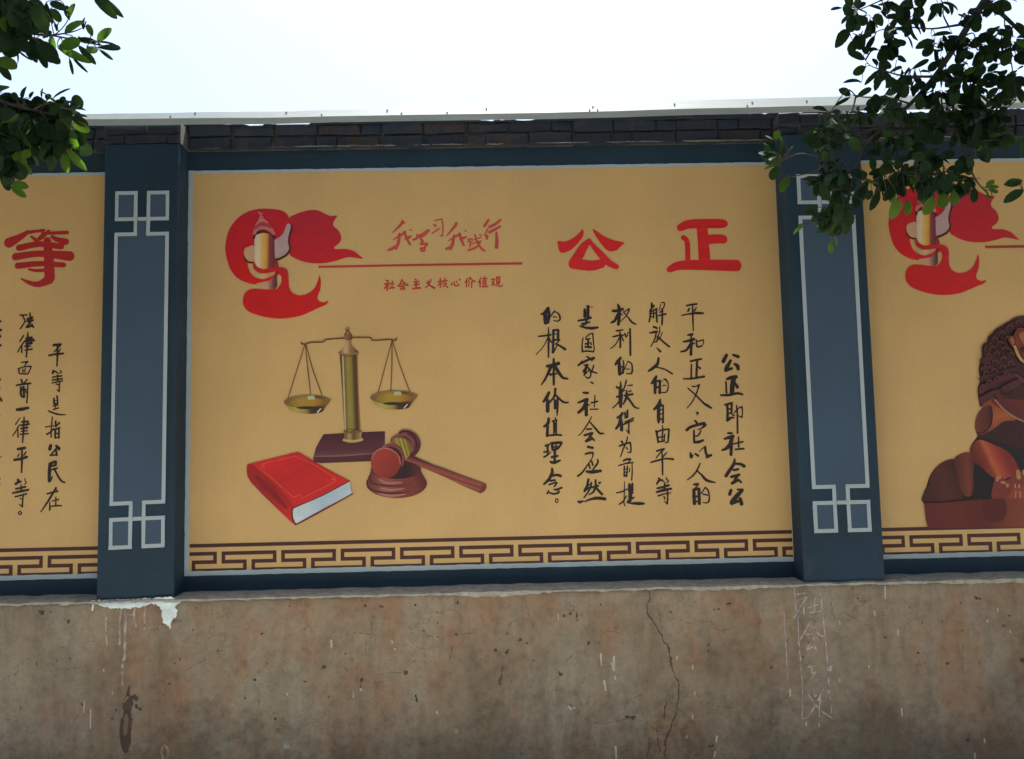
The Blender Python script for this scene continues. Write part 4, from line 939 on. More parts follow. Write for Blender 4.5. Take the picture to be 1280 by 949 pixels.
for cx_, cy2 in ((330, 350), (400, 295), (475, 235), (565, 185), (300, 440), (375, 395), (455, 345), (270, 520), (345, 495), (425, 450), (250, 600), (325, 580), (405, 545), (485, 505), (240, 690), (315, 665), (395, 630), (475, 590), (262, 775), (345, 742), (432, 700)):
    KH('%d %d 4 %d %d 8 %d %d 9 %d %d 6 %d %d 4' % (cx_ - 26, cy2 + 16, cx_ - 20, cy2 - 8, cx_ + 2, cy2 - 18, cx_ + 24, cy2 - 6, cx_ + 22, cy2 + 10), (88, 46, 38))
    KH('%d %d 4 %d %d 6 %d %d 4' % (cx_ - 8, cy2 + 12, cx_ - 2, cy2 - 2, cx_ + 10, cy2 + 4), (42, 19, 18))
s.build('painted_lion', PR, label='painted dark red stone lion seated on a pedestal')
# black columns of script further along the right mural are outside the photograph

# ------------------------------------------------------------------ marks on the plinth
def mark(view, text, color, name, cell=.0016, rough=.35, lift=.0014, **k):
    s = Sheet(PL_F, lift); s.strokes(view, text, color, cell=cell, rough=rough, **k); return s
CHK = (.37, .30, .285)
CHALK = ['65 30 3 75 160 3/228 50 3 245 210 4 265 400 4 285 680 4/287 690 2 297 805 3/88 210 2 95 370 3 115 640 3 112 840 2/0 165 2 12 380 2 25 605 2',
 '85 65 4 130 58 3/75 110 4 145 82 4/145 85 4 100 150 4 62 212 4/125 130 4 125 212 4/195 85 3 192 172 3/150 150 3 215 128 3/165 180 4 230 170 4',
 '165 240 3 90 370 5/165 260 4 225 320 4 255 328 4/135 318 4 182 313 4/150 350 3 188 342 4 145 408 4 190 385 4/195 395 4 205 418 4',
 '170 465 4 188 470 4/150 520 4 200 510 5/175 518 4 172 562 4/170 562 4 208 545 4/205 548 4 165 602 4/168 605 5 228 600 6',
 '188 680 4 195 702 5 206 694 3/245 660 3 200 750 4 150 830 3 110 842 3/148 685 4 220 780 5 315 848 5']
for i, t_ in enumerate(CHALK):
    mark('R', t_, CHK, 'chalk', cell=.0012, rough=.45, wob=.25, wide=.95).build('chalk_lines' if i == 0 else 'chalk_character', PLINTH)
s = Sheet(PL_F, .0020)
for v_, t_ in (('R', '38 662 9 38 698 7'), ('R', '290 520 10 290 540 8'), ('R', '225 712 5 218 830 3'), ('R', '216 872 4 216 892 3'), ('R', '138 862 4 138 884 4'), ('R', '278 668 4 278 684 4'), ('R', '348 592 3 349 612 3'),
  ('S', '575 448 5 578 505 3'), ('S', '637 462 7 639 526 5'), ('S', '626 490 4 634 522 4'), ('S', '643 556 6 645 566 5'), ('S', '592 578 7 599 620 4'), ('S', '646 890 6 649 945 4'), ('S', '1130 842 7 1125 866 5'), ('S', '1122 915 5 1116 940 3'), ('S', '372 262 4 373 282 4'), ('S', '937 460 4 938 472 4'), ('S', '1012 500 3 1012 520 3'), ('S', '1022 628 3 1023 640 3'), ('S', '425 700 7 434 712 5'), ('S', '448 702 6 450 706 6'), ('S', '985 840 3 986 850 3'), ('S', '1013 740 4 1014 758 3'),
  ('T', '422 625 4 419 686 3'), ('T', '453 665 4 452 760 4'), ('T', '518 468 5 519 474 5'), ('T', '562 580 3 562 590 3'), ('a', '458 322 6 457 354 5'), ('a', '566 580 3 567 604 3'), ('a', '238 586 3 238 596 3'), ('a', '604 566 8 606 570 8'), ('a', '760 326 3 762 336 3'), ('a', '774 366 5 774 367 5'), ('a', '982 676 4 988 688 4'),
  ('b', '516 190 4 517 240 4'), ('b', '1012 285 4 1014 300 3'), ('b', '573 382 3 574 402 3'), ('b', '590 726 4 591 756 3'), ('b', '470 298 3 472 318 3'), ('b', '316 340 2 317 356 2'), ('b', '953 858 4 955 876 3'), ('b', '911 925 4 912 944 4'), ('b', '445 538 4 446 544 4'), ('b', '1067 380 3 1068 390 3'), ('b', '966 336 4 968 342 4')):
    s = Sheet(PL_F, .0020); s.strokes(v_, t_, (.42, .39, .32), cell=.0013, rough=.6); s.build('paint_splash', PLINTH)
# white paint smeared under the left pillar and its runs
s = Sheet(PL_F, .0070)
s.poly('T', '432 132 470 124 600 120 740 114 800 110 858 104 872 112 905 122 900 134 870 152 888 168 891 188 872 214 860 236 842 246 822 236 811 212 812 180 808 160 780 140 740 142 700 156 640 162 560 158 520 152 480 140', (206, 216, 214), smooth=False, rough=2.2, wob=.07)
s.strokes('T', '468 145 5 466 170 4/853 235 6 854 258 5', paintc((200, 210, 208)))
s.build('white_paint_smear', PLINTH, label='white paint smear under the left pillar')
s = Sheet(PL_F, .0018)
s.strokes('T', '536 158 5 530 250 5 536 345 5/603 165 8 600 250 8 600 342 4/630 182 12 626 300 9 624 400 9/624 400 10 612 460 6 613 548 3/675 165 6 672 200 7 682 260 4/726 145 8 724 200 7 726 264 4/640 192 4 675 196 5', (.34, .26, .20), rough=1.2, wob=.2)
s.build('paint_run', PLINTH)
s = Sheet(PL_F, .0010)
s.poly('T', '645 548 652 560 648 590 662 610 664 640 655 680 662 720 656 780 655 830 640 880 625 888 612 870 600 820 598 770 604 720 618 690 612 640 628 600 636 575', (66, 50, 38), rough=1.0, wob=.12)
s.poly('T', '630 690 640 700 640 760 628 800 618 780 620 720', (100, 84, 64), rough=1.0)
s.strokes('T', '672 605 18 680 615 16/682 650 10 684 656 10/700 664 10 702 668 10', paintc((70, 54, 42)), rough=1.0)
s.strokes('T', '640 605 7 620 630 6', paintc((120, 100, 80)), rough=.5)
s.build('damp_stain', PLINTH, label='dark wet stain running down from a hole')
for v_, t_, c_ in (('T', '815 845 7 808 880 6 815 912 6/822 842 10 840 865 8 838 905 8', (.25, .17, .125)), ('a', '232 840 24 238 860 14 226 852 16', (.25, .23, .20)), ('a', '688 758 14 684 762 10', (.21, .18, .155)),
        ('a', '1075 765 12 1086 780 12 1070 775 10', (.21, .18, .155)), ('a', '720 682 4 772 694 5', (.21, .18, .155))):
    s = Sheet(PL_F, .0020); s.strokes(v_, t_, c_, rough=1.5, wob=.2); s.build('scrape_mark', PLINTH)
CR = ['805 135 4 808 190 4 790 240 5 800 265 7 850 340 5 885 400 6 900 450 9 908 500 7 930 545 4 945 590 8 942 690 5 930 745 7 908 790 7 890 850 14 884 900 8 880 942 4/893 420 10 905 470 13/865 830 3 890 830 7/880 860 8 896 885 5',
 '208 170 4 222 215 5 232 245 6 236 290 4 258 328 3', '890 682 7 880 720 8 872 756 5', '845 795 4 848 850 4 862 915 4/808 850 7 802 940 5',
 '478 680 3 475 735 4 545 770 4 600 778 3 690 758 4 770 768 4 840 810 3/475 730 3 430 750 3', '690 748 3 692 700 4 720 662 4 775 642 3',
 '570 400 3 530 380 4 510 395 6 500 440 3/580 335 3 570 400 3/585 330 3 640 345 4 700 358 3 770 330 3 780 290 3',
 '60 430 3 120 360 3 150 300 5 200 282 3 235 290 3', '920 280 3 1010 300 3 1090 290 4 1120 325 4 1160 335 3 1220 315 3/890 380 3 915 345 3', '940 630 3 1010 630 3 1100 690 3 1210 705 3', '390 490 2 440 450 2/500 560 2 470 640 3 478 680 3']
for k_, t_ in enumerate(CR):
    mark('S', t_, (.068, .053, .040) if k_ in (0, 2, 3) else (.09, .07, .052), 'crack', cell=.0012, rough=.5, lift=.0014, jag=1.6, wide=.6 if k_ in (0, 2, 3) else .3).build('crack', PLINTH)
for v_, t_ in (('a', '662 185 3 655 240 3 652 292 3 570 285 3 500 310 3 460 295 2'), ('a', '630 290 2 625 400 3/545 380 2 560 430 3'), ('a', '690 492 3 750 484 4 815 488 4'), ('a', '1110 294 4 1180 284 4/920 270 3 916 340 2 870 385 3 835 415 2'), ('T', '245 478 2 320 468 2 400 462 3'), ('T', '930 470 2 1000 430 2 1080 390 3 1180 330 2/800 610 2 850 530 3'), ('T', '370 720 3 392 700 4'), ('b', '280 250 3 290 340 4'), ('b', '330 300 2 480 380 2/600 320 2 660 300 2'), ('b', '860 440 2 858 560 3'),
                 ('a', '1070 350 6 1050 400 5 1040 425 4')):
    for tt in t_.split('/'): mark(v_, tt, (.09, .066, .048), 'crack', cell=.0012, rough=.5, lift=.0014, jag=1.6, wide=.35).build('crack', PLINTH)
# pits knocked out of the render
s = Sheet(PL_F, .0014)
for v_, t_ in (('b', '790 526 15 792 530 12'), ('b', '1118 510 16 1129 514 20'), ('b', '18 545 16 16 548 14'), ('b', '850 260 12 852 258 12'), ('b', '661 478 13 664 482 10'), ('b', '915 236 8 935 242 11'), ('b', '680 347 7 681 348 6'), ('b', '768 340 9 770 344 7'), ('b', '858 382 9 860 384 7'), ('b', '933 524 11 930 526 10'), ('b', '1065 318 8 1068 316 8'), ('b', '154 496 9 156 498 8'), ('b', '515 410 6 518 412 6'), ('b', '880 866 14 890 862 8'), ('b', '396 240 8 398 241 7'), ('b', '1040 362 9 1044 360 8'),
  ('S', '195 378 16 190 384 14'), ('S', '132 430 10 125 442 8'), ('S', '75 430 11 72 436 8'), ('S', '110 515 9 100 560 10 95 590 12'), ('S', '375 535 18 384 546 16'), ('S', '700 748 10 735 750 12'), ('S', '1095 890 14 1115 884 10'), ('S', '572 210 7 573 212 6'), ('S', '908 243 9 909 246 8'), ('S', '400 268 9 401 270 7'), ('S', '128 352 8 129 353 6'), ('S', '432 692 9 434 693 8'), ('S', '545 885 10 546 887 9'), ('S', '226 396 6 227 397 5'), ('S', '1112 235 5 1140 232 5/1178 210 5 1200 208 5'), ('S', '460 250 10 462 285 10/430 255 6 432 262 6'), ('S', '520 392 12 510 400 8'),
  ('a', '830 485 26 832 490 22'), ('a', '608 520 14 612 522 10'), ('a', '604 530 5 604 562 4'), ('a', '418 456 16 422 458 12'), ('a', '533 169 10 534 170 9'), ('a', '628 148 10 627 150 8/700 152 14 712 154 10'), ('a', '73 518 10 75 524 8'), ('a', '108 292 8 116 288 6'), ('a', '984 234 8 986 236 7'), ('a', '872 150 10 876 146 6'), ('a', '918 274 8 919 276 7'), ('a', '1082 292 10 1084 290 7'), ('a', '1276 370 16 1278 374 14'), ('a', '316 525 12 324 527 7'), ('a', '878 600 7 885 630 10'), ('a', '1085 132 8 1086 134 7'), ('a', '990 305 7 992 306 6'), ('a', '716 306 6 717 307 5'), ('a', '176 717 12 178 718 10'), ('a', '524 388 9 526 389 8'), ('a', '250 150 7 252 152 5'), ('a', '93 632 7 94 633 6'), ('a', '24 612 10 26 613 9'),
  ('T', '205 180 22 212 186 16 195 176 8'), ('T', '345 225 11 346 232 10'), ('T', '318 357 10 320 358 9'), ('T', '898 415 8 899 420 8/873 436 7 874 437 6'), ('T', '1090 375 10 1092 373 8'), ('T', '1224 612 11 1226 613 9'), ('T', '966 271 8 967 272 7'), ('T', '182 440 12 184 441 10'), ('T', '560 712 10 561 714 8'), ('T', '644 552 12 645 554 10'), ('T', '410 640 12 412 642 10'), ('T', '1272 518 8 1276 522 12'), ('T', '354 411 7 355 412 6/288 422 7 289 423 6'), ('T', '253 182 7 254 183 6'), ('T', '848 538 7 849 539 6')):
    for tt in t_.split('/'):
        s = Sheet(PL_F, .0014); s.strokes(v_, tt, (.06, .046, .035), cell=.0013, rough=1.6, wob=.3, wide=.62, jag=.6); s.build('pit', PLINTH)

# ================================================================== the two street trees whose boughs hang into view
def tube(V, F, pts, rad, sides=6):
    pts = [Vector(p) for p in pts]; base = len(V); n = len(pts)
    up = Vector((0.3, 0.1, 1)).normalized()
    for i, p in enumerate(pts):
        d = (pts[min(i + 1, n - 1)] - pts[max(i - 1, 0)])
        d = d.normalized() if d.length > 1e-6 else Vector((0, 0, 1))
        a = d.cross(up); a = a.normalized() if a.length > .05 else d.cross(Vector((1, 0, 0))).normalized()
        b_ = d.cross(a)
        for k in range(sides):
            t = 2 * math.pi * k / sides
            V.append(p + (a * math.cos(t) + b_ * math.sin(t)) * rad[i])
    for i in range(n - 1):
        for k in range(sides):
            F.append((base + i * sides + k, base + i * sides + (k + 1) % sides, base + (i + 1) * sides + (k + 1) % sides, base + (i + 1) * sides + k))
    F.append(tuple(base + (n - 1) * sides + k for k in range(sides)))
def smooth_path(pts, rad, n=6):
    q = np.array([[p[0], p[1], p[2]] for p in pts], float); r = np.array(rad, float)
    if len(q) < 3: return pts, rad
    out = []; rr = []
    for i in range(len(q) - 1):
        p1, p2 = q[i], q[i + 1]; p0 = q[i - 1] if i else 2 * p1 - p2; p3 = q[i + 2] if i < len(q) - 2 else 2 * p2 - p1
        for k in range(n):
            t = k / n
            out.append(Vector(0.5 * (2 * p1 + (p2 - p0) * t + (2 * p0 - 5 * p1 + 4 * p2 - p3) * t * t + (3 * p1 - p0 - 3 * p2 + p3) * t ** 3))); rr.append(r[i] + (r[i + 1] - r[i]) * t)
    out.append(Vector(q[-1])); rr.append(r[-1]); return out, rr
def leaf_shape(kind):
    """one leaf, 1 long, base at the origin, along +Y, face up +Z, folded on the midrib and arched"""
    prof = [(0, .03), (.10, .10), (.28, .24), (.52, .30), (.74, .28), (.90, .20), (.97, .11), (1.0, .02)] if kind % 2 == 0 else [(0, .03), (.12, .14), (.32, .25), (.55, .27), (.78, .23), (.92, .13), (.98, .06), (1.0, .01)]
    arch = (.10, .22, .02, .16)[kind]; fold = (.10, .16, .05, .13)[kind]; twist = (.0, .25, -.3, .1)[kind]
    V = []; F = []
    for t, w_ in prof:
        z = -arch * t * t * 1.3
        a = twist * t
        for s in (-1, 0, 1):
            V.append((s * w_ * math.cos(a), t, z + abs(s) * w_ * fold * 2 + s * w_ * math.sin(a)))
    for i in range(len(prof) - 1):
        for k in range(2): F.append((i * 3 + k, i * 3 + k + 1, i * 3 + k + 4, i * 3 + k + 3))
    return V, F
SHAPES = [leaf_shape(k) for k in range(4)]
LEAFME = {}
for k in range(4):
    for mt in ('leaf', 'leaf_young'):
        me = bpy.data.meshes.new('leaf'); me.from_pydata(SHAPES[k][0], [], SHAPES[k][1]); me.materials.append(MAT[mt])
        me.polygons.foreach_set('use_smooth', [True] * len(me.polygons)); LEAFME[(k, mt)] = me
def leaf_matrix(base, dirv, length, width, roll, face):
    y = dirv.normalized(); z = face - y * face.dot(y); z.normalize(); x = y.cross(z)
    z2 = z * math.cos(roll) + x * math.sin(roll); x2 = y.cross(z2)
    m_ = Matrix(((x2.x * width, y.x * length, z2.x * length, base.x), (x2.y * width, y.y * length, z2.y * length, base.y), (x2.z * width, y.z * length, z2.z * length, base.z), (0, 0, 0, 1)))
    return m_
def project(p):
    d = np.array([p[0] - CX, p[1] - CY, p[2] - ZO - CZ]); w_ = d @ VF
    if w_ < .05: return None
    return 640 + 1000 * (d @ VR) / w_, 474.5 - 1000 * (d @ VU) / w_, w_
TOCAM = Vector((-VF[0], -VF[1], -VF[2]))
def make_tree(name_label, trunk, limb, branches, singles, blobs, depth, size, crown_and_shade, seed, young=()):
    rnd = random.Random(seed)
    t0 = trunk[0][0]
    root = empty('tree', tuple(t0), name_label, 'tree')
    inv = Vector(t0)
    V, F = [], []; p, r = smooth_path([Vector(q[0]) for q in trunk], [q[1] for q in trunk]); tube(V, F, p, r, 12)
    mesh_obj('trunk', [v - inv for v in V], F, 'bark', root, smooth=True)
    V, F = [], []; p, r = smooth_path([Vector(q[0]) for q in limb], [q[1] for q in limb]); tube(V, F, p, r, 9)
    mesh_obj('limb', [v - inv for v in V], F, 'bark', root, smooth=True)
    nodes = []
    for br in branches:
        pts = [air_pt(x, y, d) for x, y, d, r_ in br]; rad = [r_ * d / 1000 for x, y, d, r_ in br]
        if br[0][0] == 'L': pass
        p, r = smooth_path(pts, rad, 5); V, F = [], []; tube(V, F, p, r, 6); nodes += p
        mesh_obj('branch', [v - inv for v in V], F, 'bark', root, smooth=True)
    leaves = []        # (matrix, kind, mat, importance)
    TV, TF = [], []
    for bx, by, tx, ty, wd, d, g in singles:
        b0 = air_pt(bx, by, d); t1 = air_pt(tx, ty, d + rnd.uniform(-.25, .25) * math.hypot(tx - bx, ty - by) * d / 1000)
        L_ = (t1 - b0).length * 1.06; W_ = wd * d / 1000 / .52
        face = (TOCAM + Vector((rnd.uniform(-.4, .4), 0, rnd.uniform(-.1, .7)))).normalized()
        leaves.append((leaf_matrix(b0, t1 - b0, L_, W_, rnd.uniform(-.3, .3), face), rnd.randrange(4), 'leaf_young' if g else 'leaf', 99))
        nd = min(nodes, key=lambda q: (q - b0).length)
        if (nd - b0).length < .3:
            mid = (nd + b0) / 2 + Vector((rnd.uniform(-.01, .01), 0, rnd.uniform(0, .02)))
            p, r = smooth_path([nd, mid, b0, b0 + (t1 - b0) * .2], [.0014, .0012, .0010, .0006], 3); tube(TV, TF, p, r, 4)
    for cx, cy, rx, ry, n, dd in blobs:
        c0 = air_pt(cx, cy, depth + dd); nd = min(nodes, key=lambda q: (q - c0).length)
        mid = (nd + c0) / 2 + Vector((rnd.uniform(-.03, .03), rnd.uniform(-.03, .03), rnd.uniform(-.01, .04)))
        p, r = smooth_path([nd, mid, c0], [.0028, .0022, .0016], 5); tube(TV, TF, p, r, 4)
        stems = []
        for k in range(max(2, n // 4)):
            a = rnd.uniform(0, 2 * math.pi); q = math.sqrt(rnd.random())
            e = air_pt(cx + rx * q * math.cos(a), cy + ry * q * math.sin(a), depth + dd + rnd.uniform(-.12, .12))
            m2 = c0.lerp(e, .5) + Vector((rnd.uniform(-.01, .01), rnd.uniform(-.02, .02), rnd.uniform(.0, .02)))
            p, r = smooth_path([c0, m2, e], [.0016, .0012, .0007], 4); tube(TV, TF, p, r, 4); stems.append(p)
        for k in range(int(n * (1.15 if cy < 125 and cx > 900 else 1.4))):
            st = stems[k % len(stems)]
            i = rnd.randrange(len(st) // 3, len(st)) if k >= len(stems) else len(st) - 1
            b0 = st[i]; ax = (st[min(i + 1, len(st) - 1)] - st[max(i - 1, 0)]).normalized()
            side = Vector((rnd.uniform(-1, 1), rnd.uniform(-.8, .8), rnd.uniform(-1, .6)))
            dr = (ax * rnd.uniform(.2, 1.0) + side * .75 + Vector((0, 0, -.25))).normalized()
            L_ = size * rnd.uniform(.68, 1.15)
            pr = project(b0 + dr * L_ * .5)
            face = Vector((rnd.uniform(-.9, .9), rnd.uniform(-1.0, .25), rnd.uniform(.0, 1.0))).normalized()
            if face.length < .1: face = TOCAM
            leaves.append((leaf_matrix(b0 + dr * .006, dr, L_, L_ * rnd.uniform(1.0, 1.3), rnd.uniform(-.5, .5), face), rnd.randrange(4), 'leaf_young' if rnd.random() < .07 else 'leaf', rnd.random() if pr and 0 < pr[0] < 1280 and 0 < pr[1] < 949 else -1))
    mesh_obj('twigs', [v - inv for v in TV], TF, 'bark', root, kind='stuff')
    leaves.sort(key=lambda q: -q[3])
    rest = []
    for i, (m_, k, mt, imp) in enumerate(leaves):
        if i < 290 and imp >= 0:
            o = bpy.data.objects.new('leaf', LEAFME[(k, mt)]); COL.objects.link(o); o.parent = root
            o.matrix_parent_inverse = Matrix.Translation(-inv); o.matrix_basis = m_
        else: rest.append((m_, k))
    # the rest of the crown, plus unseen leaf masses added to shade the wall
    for (c, rad, n, sc_) in crown_and_shade:
        got = 0; tries = 0
        while got < n and tries < n * 6:
            tries += 1
            v = Vector((rnd.gauss(0, 1), rnd.gauss(0, 1), rnd.gauss(0, 1))).normalized() * rnd.random() ** .4
            p = Vector(c) + Vector((v.x * rad[0], v.y * rad[1], v.z * rad[2]))
            pr = project(p)
            if pr and -45 < pr[0] < 1325 and -45 < pr[1] < 995: continue
            if pr is None and (p - Vector((CX, CY, CZ + ZO))).length < .7: continue
            L_ = size * sc_ * rnd.uniform(.8, 1.3); dr = Vector((rnd.uniform(-1, 1), rnd.uniform(-1, 1), rnd.uniform(-1, .4)))
            rest.append((leaf_matrix(p, dr, L_, L_, rnd.uniform(-3, 3), Vector((rnd.uniform(-.5, .5), rnd.uniform(-.5, .5), 1)).normalized()), rnd.randrange(4))); got += 1
    SV = [np.array(s[0]) for s in SHAPES]
    VV = []; FF = []; TT = []; base = 0
    for m_, k in rest:
        a = np.array(m_); vv = SV[k] @ a[:3, :3].T + a[:3, 3] - np.array(inv)
        VV.append(vv); FF += [tuple(base + i for i in f) for f in SHAPES[k][1]]; base += len(vv); TT += [rnd.random()] * len(vv)
    VV = np.concatenate(VV)
    me = bpy.data.meshes.new('foliage_and_shade'); me.from_pydata(VV.tolist(), [], FF)
    at = me.attributes.new('Tint', 'FLOAT', 'POINT'); at.data.foreach_set('value', TT)
    me.polygons.foreach_set('use_smooth', [True] * len(me.polygons)); me.materials.append(MAT['leaf'])
    o = bpy.data.objects.new('foliage_and_shade', me); COL.objects.link(o); o.parent = root; o['kind'] = 'stuff'  # holds the remaining visible leaves and the added shade masses
    return root

def vb(v, L):                        # blobs read in an enlarged view of the photograph
    x0, y0, s = v
    return [(x0 + a / s, y0 + b_ / s, c_ / s, d_ / s, n, dd) for a, b_, c_, d_, n, dd in L]
def vs(v, L):
    x0, y0, s = v
    return [(x0 + a / s, y0 + b_ / s, x0 + c_ / s, y0 + d_ / s, w_ / s, dd, g) for a, b_, c_, d_, w_, dd, g in L]

# left tree
DL = 1.9
sing = vs((0, 0, 4), [(462, -25, 568, 76, 42, 1.9, 0), (505, -15, 598, 72, 34, 1.95, 0), (345, 100, 362, 18, 52, 1.9, 1), (338, 92, 332, 30, 26, 1.95, 0), (325, 172, 405, 92, 60, 1.85, 1), (418, 148, 414, 84, 26, 1.9, 0), (462, 182, 436, 118, 30, 1.9, 1),
    (488, 212, 547, 135, 44, 1.9, 1), (292, 242, 392, 203, 50, 1.85, 1), (288, 238, 436, 304, 40, 1.87, 1), (358, 282, 428, 355, 14, 1.9, 0), (346, 288, 364, 366, 14, 1.92, 0), (372, 196, 472, 208, 26, 1.9, 0), (392, 228, 470, 312, 34, 1.9, 0), (435, 232, 478, 262, 50, 1.85, 1),
    (484, 238, 596, 240, 30, 1.9, 0), (494, 246, 557, 294, 16, 1.9, 0), (468, 214, 572, 210, 18, 1.92, 0), (178, 198, 278, 302, 72, 1.8, 0), (230, 262, 294, 312, 40, 1.85, 0), (165, 196, 232, 332, 36, 1.9, 0), (100, 198, 156, 294, 20, 1.9, 0), (152, 238, 176, 306, 34, 1.9, 0),
    (186, 12, 206, 142, 76, 1.8, 0), (232, 10, 246, 110, 40, 1.85, 0), (86, 138, 192, 142, 66, 1.8, 0), (250, 14, 318, 38, 48, 1.85, 0), (252, 44, 304, 102, 46, 1.9, 0), (284, 156, 290, 100, 12, 1.9, 0), (218, 192, 252, 155, 26, 1.9, 0), (136, 24, 140, 84, 26, 1.9, 0),
    (-20, 292, 70, 330, 62, 1.85, 1), (0, 318, 40, 390, 40, 1.9, 0), (88, 220, 118, 258, 12, 1.9, 0), (256, 180, 262, 236, 36, 1.9, 1), (10, 40, 110, 108, 70, 1.85, 0), (-10, 90, 60, 150, 60, 1.85, 0),
    (112, 500, 116, 432, 36, 1.9, 0), (150, 492, 160, 456, 28, 1.9, 0), (92, 508, 58, 462, 30, 1.9, 0), (210, 492, 208, 442, 14, 1.9, 0), (232, 500, 246, 470, 26, 1.9, 0), (312, 530, 314, 484, 32, 1.9, 0), (352, 520, 410, 506, 66, 1.8, 0), (362, 572, 430, 578, 16, 1.9, 0),
    (355, 584, 432, 622, 40, 1.85, 0), (362, 612, 438, 652, 42, 1.85, 1), (352, 676, 378, 740, 44, 1.85, 1), (332, 742, 416, 838, 38, 1.85, 1), (322, 766, 330, 852, 44, 1.85, 1), (346, 770, 380, 830, 26, 1.9, 0), (270, 700, 306, 790, 34, 1.9, 0), (96, 772, 152, 772, 46, 1.8, 1), (60, 776, 104, 784, 50, 1.8, 1),
    (92, 796, 142, 862, 40, 1.85, 1), (96, 800, 132, 812, 24, 1.8, 1), (56, 918, 134, 930, 44, 1.8, 1), (6, 856, 44, 948, 38, 1.85, 0), (50, 930, 126, 980, 34, 1.85, 1), (0, 690, 92, 740, 60, 1.8, 0), (310, 690, 362, 722, 56, 1.85, 0), (258, 640, 300, 690, 50, 1.85, 0)])
blobs = vb((0, 0, 4), [(30, 60, 90, 70, 26, 0), (40, 190, 60, 40, 12, 0), (110, 20, 90, 30, 14, 0), (60, 130, 50, 40, 8, 0), (120, 190, 40, 20, 4, 0),
    (110, 540, 110, 40, 16, 0), (220, 530, 90, 40, 16, .05), (330, 560, 60, 40, 10, 0), (60, 620, 110, 70, 30, 0), (230, 640, 110, 70, 30, .05), (330, 640, 50, 50, 12, 0), (60, 720, 70, 50, 20, 0), (170, 700, 100, 60, 14, .1), (20, 800, 50, 50, 14, 0), (300, 720, 40, 40, 8, 0), (0, 500, 40, 60, 8, 0)])
tl = [(-2.5, -2.15, 0)]
make_tree('street tree reaching in from the left with pale green young leaves among the dark ones',
    [((-2.55, -2.15, -.05), .13), ((-2.52, -2.15, 1.2), .11), ((-2.42, -2.12, 2.3), .095), ((-2.5, -2.0, 3.3), .07), ((-2.6, -1.9, 4.3), .03)],
    [((-2.44, -2.12, 2.2), .06), ((-2.1, -2.10, 2.75), .045), (tuple(air_pt(-160, 20, 1.95)), .022), (tuple(air_pt(-60, 24, 1.92)), .012)],
    [[(-60, 24, 1.92, 6.2), (0, 34, 1.9, 3.2), (40, 42, 1.9, 1.6), (62, 44, 1.88, 1.1), (90, 40, 1.9, .8), (108, 33, 1.9, .5)], [(62, 44, 1.88, 1.1), (95, 50, 1.9, .9), (122, 56, 1.9, .8), (146, 60, 1.9, .4)], [(40, 42, 1.9, 1.2), (66, 44, 1.9, .7), (82, 30, 1.9, .6), (88, 15, 1.9, .4)],
     [(-60, 24, 1.92, 5), (-40, 100, 1.9, 3.2), (5, 128, 1.9, 2.2), (50, 140, 1.9, 1.6), (92, 150, 1.9, .8)], [(5, 128, 1.9, 1.6), (25, 165, 1.9, 1.3), (30, 200, 1.88, .9), (12, 222, 1.88, .6)], [(50, 140, 1.9, 1.2), (76, 165, 1.9, .8), (88, 188, 1.9, .5)], [(-60, 24, 1.92, 5), (60, -40, 1.93, 3), (112, -12, 1.92, 1.2)]],
    sing, blobs, DL, .060, [((-1.5, -1.7, 4.0), (.7, .8, .45), 1800, 1.6), ((-3.4, -2.2, 4.2), (2.1, 2.3, .9), 9000, 2.0), ((-2.1, -2.3, 2.9), (.9, .9, .6), 1500, 1), ((-3.4, -1.5, 3.0), (.9, .9, 1.0), 2500, 1.2), ((-.9, -4.7, 4.8), (2.4, 1.8, .6), 6000, 1.4), ((-4.2, -7.0, 5.2), (4.6, 5.0, 1.2), 13000, 2.0)], 3)  # leaf masses out of view, most added to shade the boughs and wall

